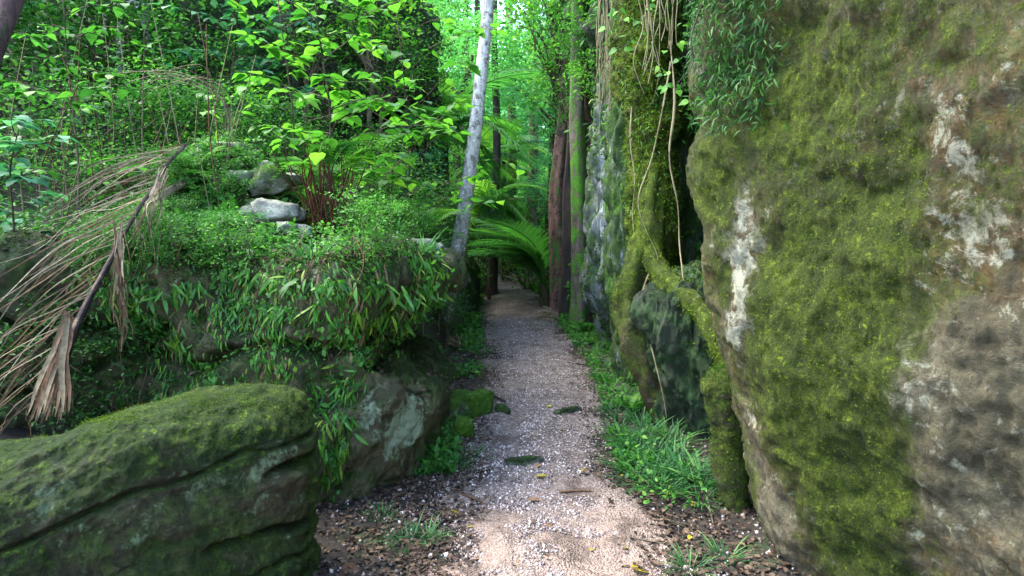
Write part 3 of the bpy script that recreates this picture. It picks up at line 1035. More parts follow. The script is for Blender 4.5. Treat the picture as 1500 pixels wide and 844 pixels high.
# strap ferns hanging on the tall boulder
STR = [strap(4, .075, .35, .5, s) for s in (-.08, .0, .1)] + [strap(4, .09, .6, .5, .05), strap(4, .06, .15, .5, -.12)]
STRM = [mesh_np('frond', v, f, True) for v, f in STR]
for q in STRM:
    q.materials.append(L_strap)


def fern_zone(P):
    px, py = proj(P)
    top = sstep(335, 375, py) * sstep(590 - (px - 440) * .35, 545 - (px - 440) * .35, py) * sstep(90, 150, px) * sstep(660, 630, px)
    low = sstep(545, 560, py) * sstep(745, 690, py) * sstep(425, 440, px) * sstep(545 - (py - 560) * .25, 500 - (py - 560) * .15, px)
    return np.clip(top + low, 0, 1) * (.12 + 1.1 * sstep(-.25, .25, fbm(P, 4.5, 3, 301)))


P, N, mk = surf_sample('fern', 42000, lambda P, N, m_: fern_zone(P) * .7, 5)
r = np.random.default_rng(6)
al = N * r.uniform(.2, .6, (len(P), 1)) + np.array((0, 0, -1.0)) * r.uniform(.7, 1.3, (len(P), 1)) + r.normal(0, .30, P.shape) + np.stack([.7 * fbm(P, 2.2, 2, 402), 0 * P[:, 0], .3 * fbm(P, 3, 2, 403)], -1)
me = mesh_np('f', np.zeros((3, 3)), np.array([(0, 1, 2)]))
keep = np.arange(len(P))[: 12000]
grp = np.array_split(keep, 5)
VV, FF, VA, off = [], [], [], 0
for g_, (tv, tf) in zip(grp, STR):
    v, f = batch(tv, tf, P[g_] + N[g_] * .01, al[g_], N[g_] + r.normal(0, .25, (len(g_), 3)), r.uniform(.025, .078, len(g_)) * (1 + .45 * fbm(P[g_], 2.5, 2, 401)), r.uniform(.8, 1.5, len(g_)))
    VV.append(v)
    FF.append(f + off)
    VA.append(np.repeat(r.random(len(g_)), len(tv)))
    off += len(v)
me = mesh_np('strap_fern_cover', np.concatenate(VV), np.concatenate(FF), True, {'var': np.concatenate(VA)})
thing('strap_fern_cover', 'mass of small hanging strap ferns covering the face of the tall dark boulder', 'ferns', data=me, mat=L_strap, kind='stuff')


P, N, mk = surf_sample('fern', 30000, lambda P, N, m_: fern_zone(P) * .6 * sstep(-.1, .4, fbm(P, 2.6, 3, 707)), 55)
P, N = P[:2600], N[:2600]
r = np.random.default_rng(56)
me = leafmass('climbing_leaves', BROAD, P + N * r.uniform(.01, .07, (len(P), 1)), r.normal(0, .6, P.shape) + np.array((0, 0, -.5)), N + r.normal(0, .4, P.shape), r.uniform(.015, .045, len(P)))
thing('climbing_leaves', 'round-leaved climbers between the strap ferns of the tall dark boulder', 'climber', data=me, mat=L_mid, kind='stuff')
P, N, mk = surf_sample('fern', 12000, lambda P, N, m_: fern_zone(P) * .5, 57)
P, N = P[:420], N[:420]
me = leafmass('dead_fronds', STR[0], P + N * .02, N * .4 + np.array((0, 0, -1.0)) + r.normal(0, .3, P.shape), N, r.uniform(.04, .10, len(P)))
thing('dead_fronds', 'withered brown fronds hanging among the strap ferns of the tall dark boulder', 'ferns', data=me, mat=D_brown, kind='stuff')
P, N, mk = surf_sample('fern', 60000, lambda P, N, m_: .5 * sstep(-.95, -1.15, P[:, 0]) * sstep(.55, .8, N[:, 2]) * sstep(-.1, .4, fbm(P, 3, 3, 311)), 15)
P = P[:4200]
N = N[:4200]
r = np.random.default_rng(16)
al = norm(r.normal(0, 1, P.shape) * np.array((1, 1, .5)) + np.array((0, -.2, .3)))
me = leafmass('ledge_plants', BROAD, P + np.array((0, 0, 1.0)) * r.uniform(0, .09, (len(P), 1)), al, r.normal(0, .4, P.shape) + np.array((0, 0, 1)), r.uniform(.02, .055, len(P)))
thing('ledge_plants', 'small leafy plants and seedlings covering the top of the tall dark boulder', 'ground cover', data=me, mat=L_mid, kind='stuff')


P, N, mk = surf_sample('fern', 50000, lambda P, N, m_: .5 * sstep(.6, .85, N[:, 2]), 25)
P, N = P[:3000], N[:3000]
me = leafmass('ledge_litter', BROAD, P + np.array((0, 0, 1.0)) * r.uniform(0, .02, (len(P), 1)), r.normal(0, 1, P.shape) * np.array((1, 1, .3)), r.normal(0, .4, P.shape) + np.array((0, 0, 1)), r.uniform(.015, .05, len(P)))
thing('ledge_litter', 'brown dead leaves lying on top of the tall dark boulder', 'leaf litter', data=me, mat=D_litter, kind='stuff')


P, N, mk = surf_sample('mound', 60000, lambda P, N, m_: .6 + 0 * P[:, 0], 35)
qx, qy = proj(P)
keep_ = ~((qx > 345) & (qx < 445) & (qy > 255) & (qy < 375)) | (np.random.default_rng(3).random(len(P)) < .12)
P, N = P[keep_][:11000], N[keep_][:11000]
k_ = fbm(P, 2.2, 3, 811)
r = np.random.default_rng(36)
for nm, lab, sel, tm, mt, sz, up in (('mound_plants', 'small leafy plants covering the overgrown mound behind the fern boulder', k_ > .05, BROAD, L_mid, (.025, .07), .14), ('mound_ferns', 'narrow-leaved ferns drooping over the overgrown mound', k_ < -.05, STR[3], L_strap, (.05, .13), .05),
                                ('mound_litter', 'brown litter and dead leaves on the overgrown mound', np.abs(k_) < .16, BROAD, D_litter, (.02, .06), .03)):
    q, nn = P[sel], N[sel]
    al = norm(r.normal(0, 1, q.shape) * np.array((1, 1, .5))) + nn * .3 + np.array((0, -.2, -.1))
    me = leafmass(nm, tm, q + nn * r.uniform(0, up, (len(q), 1)), al, nn + r.normal(0, .5, q.shape), r.uniform(*sz, len(q)))
    thing(nm, lab, 'ground cover', data=me, mat=mt, kind='stuff')


def frame_matrix(pos, along, nrm, s, w=1.0):
    a = Vector(along).normalized()
    nn = Vector(nrm)
    b_ = nn.cross(a)
    if b_.length < 1e-4:
        b_ = Vector((1, 0, 0)).cross(a)
    b_.normalize()
    n_ = a.cross(b_)
    M = Matrix(((a.x, b_.x, n_.x, 0), (a.y, b_.y, n_.y, 0), (a.z, b_.z, n_.z, 0), (0, 0, 0, 1)))
    return Matrix.Translation(Vector([float(v) for v in pos])) @ M @ Matrix.Diagonal((s, s * w, s, 1))


# individually modelled fern plants along the lip of the boulder
lip = [(230, 430), (262, 420), (290, 412), (320, 405), (345, 400), (372, 402), (400, 408), (428, 412), (455, 410), (482, 408), (508, 412), (532, 418), (556, 420), (580, 425), (603, 430), (622, 420), (300, 450), (350, 455), (410, 455), (470, 450), (520, 455), (560, 460), (590, 470),
       (455, 600), (475, 620), (495, 640), (470, 660), (490, 610), (480, 690), (455, 560), (500, 570)]
r = random.Random(9)
for k, (px, py) in enumerate(lip):
    h = hit(px, py, ['fern'])
    if not h:
        continue
    p, nn = h[0], h[1]
    low = py > 540
    t = thing('strap_fern', ('strap fern hanging low on the dark boulder right of the low cracked boulder' if low else 'bright strap fern hanging from the upper edge of the tall dark boulder'), 'fern', p,
              group='strap ferns on the lower boulder face' if low else 'strap ferns along the boulder edge')
    for q in range(8):
        al = nn * r.uniform(.3, .9) + Vector((r.uniform(-.6, .6), r.uniform(-.3, .3), -r.uniform(.3, 1.1)))
        part('frond', STRM[r.randrange(5)], None, t, frame_matrix((r.uniform(-.05, .05), r.uniform(-.02, .02), r.uniform(-.03, .03)), al, nn, r.uniform(.07, .13) * (.75 if low else 1), r.uniform(.9, 1.3)))

# ------------------------------------------------------------------ ferns, palms, grass
def pinnate(npair=16, L=1.0, droop=.35, pl=.26, pw=.10, sub=True, seed=0):
    """a feather-shaped fern frond along +x, unit length"""
    r = random.Random(seed)
    V, Fc, o = [], [], 0

    def add(v, f):
        nonlocal o
        V.append(v)
        Fc.append(f + o)
        o += len(v)
    xs = np.linspace(0, 1, 8)
    rach = np.stack([xs, 0 * xs, -droop * xs ** 2 + .12 * np.sin(xs * math.pi)], -1)
    v, f = tubes([(rach, np.linspace(.008, .002, 8))], 3)
    add(v, np.concatenate([f[:, [0, 1, 2]], f[:, [0, 2, 3]]]))
    for k in range(npair):
        t = .14 + .86 * k / npair
        pos = np.array((t, 0, -droop * t * t + .12 * math.sin(t * math.pi)))
        ln = pl * math.sin(math.pi * min(1, (.22 + t * .95)) ** 1.0) ** .8 if t < .85 else pl * (1.02 - t) * 2.2
        ln = max(ln, .03)
        for s in (-1, 1):
            d_ = np.array((.45, s, -.12 + r.uniform(-.15, .15)))
            d_ /= np.linalg.norm(d_)
            if sub:
                for q in range(7):
                    tt = (q + .6) / 7
                    w_ = ln * .30 * (1 - tt * .75)
                    for s2 in (-1, 1):
                        d2 = np.array((d_[0] * .5 + s2 * .9, d_[1] * .7, -.1))
                        v, f = batch(*LITE, [pos + d_ * ln * tt], [d2], [(0, 0, 1.0)], [max(w_, .012)], 1.2)
                        add(v, f)
            else:
                v, f = batch(*LITE, [pos], [d_], [(r.uniform(-.2, .2), 0, 1.0)], [ln], pw / .27 * .5)
                add(v, f)
    return np.concatenate(V), np.concatenate(Fc)


def palm_frond(n=50, L=1.0, droop=.5, seed=0, ll=.34, w=.030, sagl=.45):
    r = random.Random(seed)
    V, Fc, o = [], [], 0
    xs = np.linspace(0, 1, 12)
    cz = lambda t: .35 * t - (droop + .35) * t ** 2.2
    rach = np.stack([xs * (1 - .1 * droop * xs), 0 * xs, cz(xs)], -1)
    v, f = tubes([(rach, np.linspace(.014, .003, 12))], 4)
    V.append(v)
    Fc.append(np.concatenate([f[:, [0, 1, 2]], f[:, [0, 2, 3]]]))
    o = len(v)
    tv, tf = strap(4, w, sagl, .6)
    for k in range(n):
        t = .16 + .84 * k / n
        pos = np.array((t * (1 - .1 * droop * t), 0, cz(t)))
        ln = ll * (math.sin(math.pi * (.18 + .76 * t)) ** .6)
        for s in (-1, 1):
            d_ = np.array((.75 + r.uniform(-.1, .1), s * .9, .25 - .5 * t + r.uniform(-.1, .1)))
            v, f = batch(tv, tf, [pos], [d_], [(0, -s * .3, 1.0)], [ln * r.uniform(.85, 1.1)])
            sc = 1.0
            V.append(v)
            Fc.append(f + o)
            o += len(v)
    return np.concatenate(V), np.concatenate(Fc)


FERN = [mesh_np('frond', *pinnate(seed=s, droop=d_, sub=True), True) for s, d_ in ((1, .35), (2, .55), (3, .2))]
for q in FERN:
    q.materials.append(L_mid)
FERNL = [mesh_np('frond', *pinnate(seed=s, droop=d_, sub=True), True) for s, d_ in ((4, .3), (5, .5))]
for q in FERNL:
    q.materials.append(L_lime)
PALM = [mesh_np('frond', *palm_frond(seed=s, droop=d_), True) for s, d_ in ((1, .35), (2, .6), (3, .9))]
for q in PALM:
    q.materials.append(L_palm)


def rosette(name, label, cat, pos, meshes, n, length, tilt=(20, 60), seed=0, group=None, stem=None, arc=(0, 360)):
    r = random.Random(seed)
    t = thing(name, label, cat, pos, group=group)
    for k in range(n):
        a = R(arc[0] + (arc[1] - arc[0]) * (k + r.uniform(-.3, .3)) / n)
        e = R(r.uniform(*tilt))
        al = (math.cos(a) * math.cos(e), math.sin(a) * math.cos(e), math.sin(e))
        part('frond', r.choice(meshes), None, t, frame_matrix((0, 0, 0), al, (-al[0] * math.sin(e), -al[1] * math.sin(e), math.cos(e)), length * r.uniform(.75, 1.15)))
    return t


def grass_mesh(name, n, h, spread, w=.012, seed=0, lean=.6):
    r = np.random.default_rng(seed)
    ang = r.random(n) * 6.283
    rad = spread * np.sqrt(r.random(n))
    pos = np.stack([np.cos(ang) * rad, np.sin(ang) * rad, 0 * rad - .01], -1)
    l = r.uniform(.15, lean, n)
    al = np.stack([np.cos(ang) * l + r.normal(0, .15, n), np.sin(ang) * l + r.normal(0, .15, n), 1 + 0 * ang], -1)
    up = np.stack([-np.cos(ang), -np.sin(ang), .6 + 0 * ang], -1)
    tv, tf = strap(5, w, .55, .8)
    V, Fc = batch(tv, tf, pos, al, up, h * r.uniform(.5, 1.15, n))
    me = mesh_np(name, V, Fc, True, {'var': np.repeat(r.random(n) * .6, len(tv))})
    me.materials.append(L_grass)
    return me


GR = [grass_mesh('grass_tuft', 60, .22, .11, .022, s, 1.1) for s in range(3)]
GRL = [grass_mesh('grass_tuft', 26, .38, .04, .028, 10 + s, .9) for s in range(2)]

# tufts right of the path
tufts = [(905, 615, 1.0), (930, 600, 1.1), (945, 640, 1.0), (900, 640, .8), (965, 660, 1.2), (925, 690, 1.0), (950, 710, 1.1), (985, 700, 1.2), (975, 640, 1), (1000, 680, 1.1), (915, 580, .9), (890, 600, .7), (1015, 720, 1.0), (935, 665, 1.0), (990, 650, 1.0),
         (950, 670, 1.1), (960, 690, 1.0), (940, 620, 1.0), (1010, 700, 1.0), (1025, 735, .9), (970, 720, .9), (915, 650, .9), (895, 575, .9), (870, 520, 1.0), (885, 535, .9), (900, 545, 1.0), (860, 505, .9), (905, 560, .9), (880, 510, 1.0)]
for k, (px, py, s) in enumerate(tufts):
    p = on_ground(px, py)
    near = py > 570
    thing('grass_tuft', 'green grass tuft at the right path edge below the arching root' if near else 'green grass tuft at the foot of the pale grey rock wall', 'grass', p, k * 1.3,
          group='grass tufts below the arching root' if near else 'grass tufts below the pale rock wall', data=GR[k % 3]).scale = (s * .9,) * 3
for px, py, s, lab in ((1030, 700, .8, 'long-bladed blue-green plant at the foot of the green slab, left of the mossy pillar'), (1000, 690, .75, 'long-bladed plant just left of the blue-green bladed plant')):
    thing('sedge', lab, 'plant', on_ground(px, py + 15), .4, data=GRL[0]).scale = (s,) * 3
left_t = [(705, 520, 1.3, 'bright grass clump beside the dead frond at the left path edge'), (650, 545, 1.1, 'blue-green grass clump right of the fern boulder, in front of the dead frond'), (690, 670, .8, 'low dark grass clump behind the mossy stones by the fern boulder'),
          (665, 690, .8, 'grass clump at the foot of the fern boulder bulge'), (600, 800, .9, 'grass clump in the dark litter in the lower left foreground'), (625, 790, .7, 'small grass clump nearest the gravel in the lower left foreground'),
          (560, 760, .6, 'thin grass clump under the fern boulder'), (1060, 820, .8, 'grass clump at the foot of the huge boulder'), (1010, 835, .7, 'small grass clump on the litter at the lower right'),
          (640, 520, 1.0, 'dark grass clump behind the blue-green one by the fern boulder'), (640, 660, .6, 'small clump against the boulder left of the mossy stones')]
for k, (px, py, s, lab) in enumerate(left_t):
    thing('grass_tuft', lab, 'grass', on_ground(px, py), k * .7, data=GR[k % 3]).scale = (s * .75,) * 3

x = np.random.default_rng(35)
n = 2600
yy = 3.4 + 6.5 * x.random(n)
xx = pathx(yy) + np.interp(yy, PATHY, PATHW) * 1.0 + np.abs(x.normal(0, .28, n)) + .05
q = np.stack([xx, yy, ground_h(xx, yy) + x.uniform(0, .11, n)], -1)
q = q[(fbm(q, 2.2, 3, 47) > -.1) & (xx < np.interp(yy, [3.3, 4.2, 5, 8, 10], [1.05, 1.2, 1.45, 1.3, 1.1]))]
al = norm(x.normal(0, 1, q.shape) * np.array((1, 1, .6)) + np.array((0, 0, .3)))
me = leafmass('path_weeds', BROAD, q, al, x.normal(0, .5, q.shape) + np.array((0, 0, 1)), x.uniform(.015, .05, len(q)))
thing('path_weeds', 'small mixed weeds between the grass tufts at the right path edge', 'weeds', data=me, mat=L_mid, kind='stuff')

# low ferns at the right edge
for k, (px, py, L) in enumerate(((860, 492, .5), (890, 505, .45), (925, 600, .3), (880, 560, .25), (905, 520, .4), (840, 485, .4))):
    rosette('fern', 'small green fern at the foot of the rocks right of the path', 'fern', on_ground(px, py), FERN, 8, L, (15, 55), 70 + k, 'small ferns right of the path')

# ------------------------------------------------------------------ shrubs and saplings
HL = [mesh_np('leaf', *heart_leaf(s), True) for s in range(5)]
for q in HL:
    q.materials.append(L_lime)
HLB = [q.copy() for q in HL[:3]]
for q in HLB:
    q.materials.clear()
    q.materials.append(L_blue)
    q.name = 'leaf'
HLM = [q.copy() for q in HL[:3]]
for q in HLM:
    q.materials.clear()
    q.materials.append(L_mid)


def sapling(name, label, base, stem_pts, branches, leaves, meshes, bark, lsize=(.09, .15), r0=.012, seed=0, cat='sapling', group=None):
    """stem_pts: points from base up; branches: number; leaves: total"""
    r = random.Random(seed)
    base = np.array(base)
    t = thing(name, label, cat, base, group=group)
    gz = float(ground_h(base[0], base[1]))
    if base[1] > 5.6 and base[2] > gz:
        stem_pts = [np.array((base[0], base[1], gz - .1))] + list(stem_pts)
    st = spline(stem_pts, 24) - base
    paths = [(st, np.linspace(r0, r0 * .3, 24))]
    tips = []
    L = np.linalg.norm(st[-1] - st[0])
    for k in range(branches):
        f = .25 + .75 * (k + .5) / branches
        p = st[min(23, int(f * 23))]
        a = k * 2.4 + r.uniform(-.5, .5)
        ln = L * r.uniform(.25, .5) * (1.15 - f * .6)
        q = p + np.array((math.cos(a) * ln, math.sin(a) * ln, ln * r.uniform(.0, .5)))
        pth = bent(p, q, ln * .08, .08, 9, seed * 31 + k)
        paths.append((pth, np.linspace(r0 * .4, r0 * .12, 9)))
        tips.append(pth)
    tips.append(st[12:])
    v, f = tubes(paths, 5)
    part('stem', mesh_np('stem', v, f), bark, t)
    for k in range(leaves):
        pth = tips[k % len(tips)]
        u = r.uniform(.25, 1) * (len(pth) - 1)
        i = int(u)
        p = pth[i] if i >= len(pth) - 1 else pth[i] * (1 - u + i) + pth[i + 1] * (u - i)
        a = r.uniform(0, 6.283)
        al = Vector((math.cos(a), math.sin(a), r.uniform(-.5, .15)))
        s = r.uniform(*lsize)
        part('leaf', r.choice(meshes), None, t, frame_matrix(p + np.array(al) * s * .35, al, (r.uniform(-.35, .35), r.uniform(-.35, .35), 1), s))
    return t


b0 = at(482, 385, 5.1)
sapling('sapling', 'tall thin-stemmed sapling with lime-green heart-shaped leaves in the upper middle of the left bank', b0, [b0, at(480, 270, 5.1), at(484, 170, 5.1), at(470, 70, 5.0), at(455, -60, 4.9)], 22, 290, HL, B_brown, (.08, .14), .014, 1)
b0 = at(430, 300, 6.2)
sapling('sapling', 'lime sapling reaching up left of the tall heart-leaved one', b0, [b0, at(430, 180, 6.1), at(415, 60, 6.0), at(400, -60, 6)], 18, 240, HL, B_brown, (.08, .13), .012, 2)
b0 = at(600, 330, 6.6)
sapling('sapling', 'lime sapling leaning toward the pale trunk', b0, [b0, at(598, 220, 6.5), at(590, 100, 6.3), at(575, -30, 6.2)], 20, 260, HL, B_brown, (.08, .14), .012, 3)
b0 = at(540, 330, 5.8)
sapling('sapling', 'short lime sapling between the tall sapling and the pale trunk', b0, [b0, at(560, 270, 5.6), at(600, 220, 5.5), at(650, 170, 5.5)], 10, 120, HL, B_brown, (.08, .13), .010, 4)
b0 = at(330, 260, 7.5)
sapling('sapling', 'sapling with bluish-green leaves in the upper left behind the bent grass stems', b0, [b0, at(335, 150, 7.4), at(345, 60, 7.3), at(350, -50, 7)], 20, 260, HLB, B_brown, (.09, .15), .014, 5)
b0 = at(20, 420, 3.9)
sapling('shrub', 'shrub with round blue-green leaves at the far left beside the dead palm frond', b0, [b0, at(20, 330, 3.8), at(15, 250, 3.7), at(30, 180, 3.7)], 12, 110, HLB, B_brown, (.06, .10), .008, 6, 'shrub')
b0 = at(110, 380, 4.6)
sapling('shrub', 'slender mid-green shrub behind the dead palm frond', b0, [b0, at(115, 250, 4.6), at(100, 100, 4.5), at(90, -40, 4.5)], 20, 240, HLM, B_brown, (.06, .10), .010, 7, 'shrub')


def crown_points(n, nclump, rad, spread, seed, shell=.45):
    r = np.random.default_rng(seed)
    c = norm(r.normal(0, 1, (nclump, 3))) * (shell + (1 - shell) * r.random((nclump, 1)) ** .5)
    c = c * np.array(rad)
    idx = r.integers(0, nclump, n)
    sz = r.uniform(.6, 1.5, nclump)[idx][:, None]
    p = c[idx] + r.normal(0, 1, (n, 3)) * spread * sz * np.array((1, 1, .45))
    return p, c, r.random(nclump)[idx]


def bush_meshes(name, n, nclump, rad, spread, leaf, size, mat, seed, stems=14):
    p, c, cv = crown_points(n, nclump, rad, spread, seed)
    r = np.random.default_rng(seed + 5)
    al = norm(r.normal(0, 1, p.shape) * np.array((1, 1, .35)) + np.array((0, 0, -.15)))
    nr = r.normal(0, .45, p.shape) + np.array((0, 0, 1.0))
    me = leafmass(name, leaf, p + np.array((0, 0, rad[2])), al, nr, size * r.uniform(.6, 1.4, n), clump=cv)
    me.materials.append(mat)
    paths = []
    for k in range(min(stems, nclump)):
        paths.append((bent((r.normal(0, .04), r.normal(0, .04), -.25), c[k] + np.array((0, 0, rad[2])), .1, .12, 9, seed + k), np.linspace(.018, .004, 9) * (rad[2] / .7)))
    v, f = tubes(paths, 4)
    st = mesh_np('stem', v, f)
    st.materials.append(B_brown)
    return me, st


BUSH = {}
for key, mat, leaf, size, n in (('mid', L_mid, BROAD, .055, 1700), ('lime', L_lime, BROAD, .06, 1300), ('blue', L_blue, BROAD, .06, 1300), ('dark', L_dark, LITE, .05, 2600), ('fine', L_mid, LITE, .035, 3600)):
    BUSH[key] = [bush_meshes('foliage', n, 46, (.75, .75, .7), .14, leaf, size, mat, 500 + 10 * q + len(key)) for q in range(2)]

LABS = {'mid': ('mid-green leafy shrub on the left bank', 'mid-green shrubs on the left bank'), 'lime': ('bright lime shrub on the left bank', 'lime shrubs on the left bank'), 'blue': ('blue-green shrub on the left bank', 'blue-green shrubs on the left bank'),
        'dark': ('dark-leaved shrub on the left bank', 'dark shrubs on the left bank'), 'fine': ('fine-leaved feathery shrub on the left bank', 'fine-leaved shrubs on the left bank')}


def bush(kind, pos, s, k, labels=None, sz=None):
    lab, grp = labels or LABS[kind]
    t = thing('shrub', lab, 'shrub', pos, k * 1.7, group=grp)
    me, st = BUSH[kind][k % 2]
    part('foliage', me, None, t, kind='stuff')
    part('stem', st, None, t)
    gz = float(ground_h(pos[0], pos[1]))
    if pos[0] < .4 and pos[1] > 5.6 and pos[2] - .2 * s > gz:
        v, f = tubes([(bent((0, 0, -(pos[2] - gz) / s - .2), (0, 0, .1), 0, .05, 12, k), np.linspace(.05, .03, 12))], 7)
        part('trunk', mesh_np('trunk', v, f), B_brown, t)
    t.scale = (s, s, s * (sz or 1))
    return t


r = random.Random(21)
bl = [(40, 430, 4.6, 'dark', .9), (110, 470, 4.3, 'fine', .8), (170, 450, 4.6, 'dark', .8), (60, 330, 5.6, 'fine', 1), (150, 340, 5.6, 'fine', 1.0), (230, 330, 5.6, 'fine', .8), (20, 520, 3.9, 'dark', .7), (90, 560, 3.7, 'dark', .6), (180, 560, 3.75, 'dark', .5),
      (10, 250, 6.2, 'mid', 1.3), (90, 240, 6.3, 'mid', 1.2), (170, 240, 6.3, 'fine', 1.2), (240, 230, 6.6, 'fine', 1.1), (300, 300, 6.1, 'fine', .7), (20, 120, 7.5, 'mid', 1.5), (110, 120, 7.6, 'dark', 1.5), (200, 130, 7.7, 'mid', 1.4), (290, 150, 7.8, 'fine', 1.3),
      (60, 30, 9, 'dark', 1.9), (170, 20, 9, 'mid', 1.8), (280, 40, 9.4, 'blue', 1.7), (370, 60, 9.0, 'blue', 1.5), (320, 215, 7.2, 'blue', .8), (380, 200, 8, 'mid', .9), (430, 240, 7.4, 'mid', .6), (470, 300, 6.3, 'lime', .5), (520, 290, 6.5, 'mid', .6), (560, 310, 6.6, 'mid', .6), (610, 300, 7.6, 'mid', .7),
      (590, 250, 8.4, 'blue', .7), (520, 230, 8.0, 'mid', .6), (630, 250, 9.5, 'fine', .9), (450, 40, 8.2, 'lime', .9), (540, 20, 8.4, 'lime', .9), (600, 60, 9.4, 'mid', 1.0), (480, 120, 8.6, 'mid', .8), (620, 160, 9.6, 'lime', .8), (640, 330, 8.0, 'fine', .45), (620, 400, 6.8, 'fine', .3),
      (255, 400, 4.7, 'fine', .35), (300, 385, 4.9, 'mid', .3), (250, 290, 5.3, 'dark', .5), (300, 340, 5.3, 'dark', .4), (560, 350, 5.5, 'lime', .3), (600, 340, 5.8, 'mid', .4), (640, 440, 8.3, 'fine', .35), (668, 452, 8.5, 'mid', .25), (655, 465, 8.0, 'dark', .25), (300, 210, 6.6, 'mid', .6), (360, 190, 6.8, 'lime', .6), (420, 200, 6.8, 'mid', .6), (270, 190, 6.9, 'mid', .7), (540, 250, 7.0, 'lime', .5), (590, 290, 7.2, 'mid', .5), (240, 270, 5.9, 'mid', .5), (200, 290, 5.8, 'lime', .4), (640, 200, 10.5, 'lime', .8), (560, 100, 8.4, 'mid', .7)]
for k, (px, py, Y, kind, s) in enumerate(bl):
    p = at(px, py, Y)
    z = float(ground_h(p[0], p[1]))
    p = p - np.array((0, 0, .55 * s))
    if p[2] > z + .3:
        p[2] = p[2]
    bush(kind, p, s, k)

for k in range(16):
    x_, y_ = r.uniform(-9, -4.6), r.uniform(3.0, 10)
    bush(('mid', 'fine', 'dark', 'blue')[k % 4], np.array((x_, y_, float(ground_h(x_, y_)))), r.uniform(.8, 1.5), k)
# low leafy ground cover on the bank (nobody could count it)
n = 24000
x = r_ = np.random.default_rng(33)
xx = x.uniform(-10, -.7, n)
yy = x.uniform(3.0, 12, n)
hz = ground_h(xx, yy)
q = np.stack([xx, yy, hz + x.uniform(0, .16, n)], -1)
ok = (hz > .35) & (fbm(q, .9, 3, 44) > -.35)
q = q[ok]
al = norm(x.normal(0, 1, q.shape) * np.array((1, 1, .3)))
me = leafmass('ground_cover', BROAD, q, al, x.normal(0, .4, q.shape) + np.array((0, 0, 1)), x.uniform(.03, .075, len(q)))
thing('ground_cover', 'low leafy ground cover over the left bank', 'ground cover', data=me, mat=L_mid, kind='stuff')
# low green growth along both path edges
n = 16000
yy = 4 + 22 * x.random(n) ** 1.6
sd = np.where(x.random(n) < .5, -1, 1)
xx = pathx(yy) + sd * (np.interp(yy, PATHY, PATHW) * 1.15 + np.abs(x.normal(0, .35, n)))
q = np.stack([xx, yy, ground_h(xx, yy) + x.uniform(0, .07, n)], -1)
ok = fbm(q, 1.6, 3, 46) > .1 - .05 * (yy - 8)
q = q[ok]
al = norm(x.normal(0, 1, q.shape) * np.array((1, 1, .6)) + np.array((0, 0, .5)))
me = leafmass('ground_cover', LITE, q, al, x.normal(0, .5, q.shape) + np.array((0, 0, 1)), x.uniform(.03, .08, len(q)) * (1 + .06 * (q[:, 1] - 4)))
thing('ground_cover', 'low green seedlings along both edges of the path', 'ground cover', data=me, mat=L_mid, kind='stuff')

# ferns on the bank
fr = [(505, 330, 5.2, .5, 'm'), (560, 330, 5.4, .5, 'l'), (275, 262, 5.0, .45, 'm'), (450, 300, 5.5, .45, 'm'), (620, 345, 6.0, .6, 'm'), (400, 400, 4.9, .35, 'm'), (290, 330, 5.3, .5, 'm'), (620, 200, 8.6, .9, 'm'), (250, 360, 4.8, .4, 'm')]
for k, (px, py, Y, L, c) in enumerate(fr):
    rosette('fern', 'feathery %s fern growing on the left bank' % ('lime' if c == 'l' else 'green'), 'fern', at(px, py, Y), FERNL if c == 'l' else FERN, 9, L, (5, 55), 90 + k, 'feathery %s ferns on the left bank' % ('lime' if c == 'l' else 'green'))
rm = random.Random(61)
mound = [(150, 395), (180, 380), (210, 390), (235, 370), (262, 385), (290, 370), (315, 385), (340, 372), (300, 350), (260, 345), (225, 350), (365, 380), (330, 340), (440, 385), (530, 378), (560, 372), (540, 350), (520, 330), (600, 325), (455, 350), (350, 400), (420, 395), (240, 320), (280, 310), (310, 300), (345, 310), (300, 265), (330, 255), (270, 285), (360, 262), (450, 300), (480, 310), (520, 300), (250, 300), (440, 270), (470, 265), (210, 330), (380, 250), (500, 345), (560, 335)]
mound = [q for q in mound if not (345 < q[0] < 450 and 255 < q[1] < 398)]
for k, (px, py) in enumerate(mound):
    hh = hit(px, py, ['fern', 'mound'])
    Y = 5.3 - (py - 300) * .006
    p = np.array(hh[0]) if hh else at(px, py, Y) - np.array((0, 0, .12))
    kind = ('mid', 'fine', 'lime', 'dark', 'mid', 'blue')[k % 6]
    if k % 3 == 2:
        rosette('fern', 'x', 'fern', p, FERN, 7, rm.uniform(.22, .36), (15, 75), 190 + k, 'small ferns on the mound above the fern boulder')
    else:
        t = bush(kind, p - np.array((0, 0, .04)), rm.uniform(.17, .34), k + 3, ('x', 'low plants on the mound above the fern boulder'))
for k in range(14):
    px, py = rm.uniform(160, 620), rm.uniform(345, 395)
    hh = hit(px, py, ['fern'])
    if hh:
        thing('grass_tuft', 'x', 'grass', hh[0], k, group='grass tufts on the mound above the fern boulder', data=GR[k % 3]).scale = (.8, .8, .8)
P = [at(205, 330, 4.7), at(245, 285, 4.8), at(290, 262, 4.95), at(330, 268, 5.0), at(352, 292, 5.05)]
me = trunk_mesh('fallen_log', P, .035, .022, 80, 16, .15, 5, 0, P[0], .25)
thing('fallen_log', 'arched grey-brown dead log on the mound left of the pile of broken rocks', 'log', P[0], data=me, mat=B_brown)
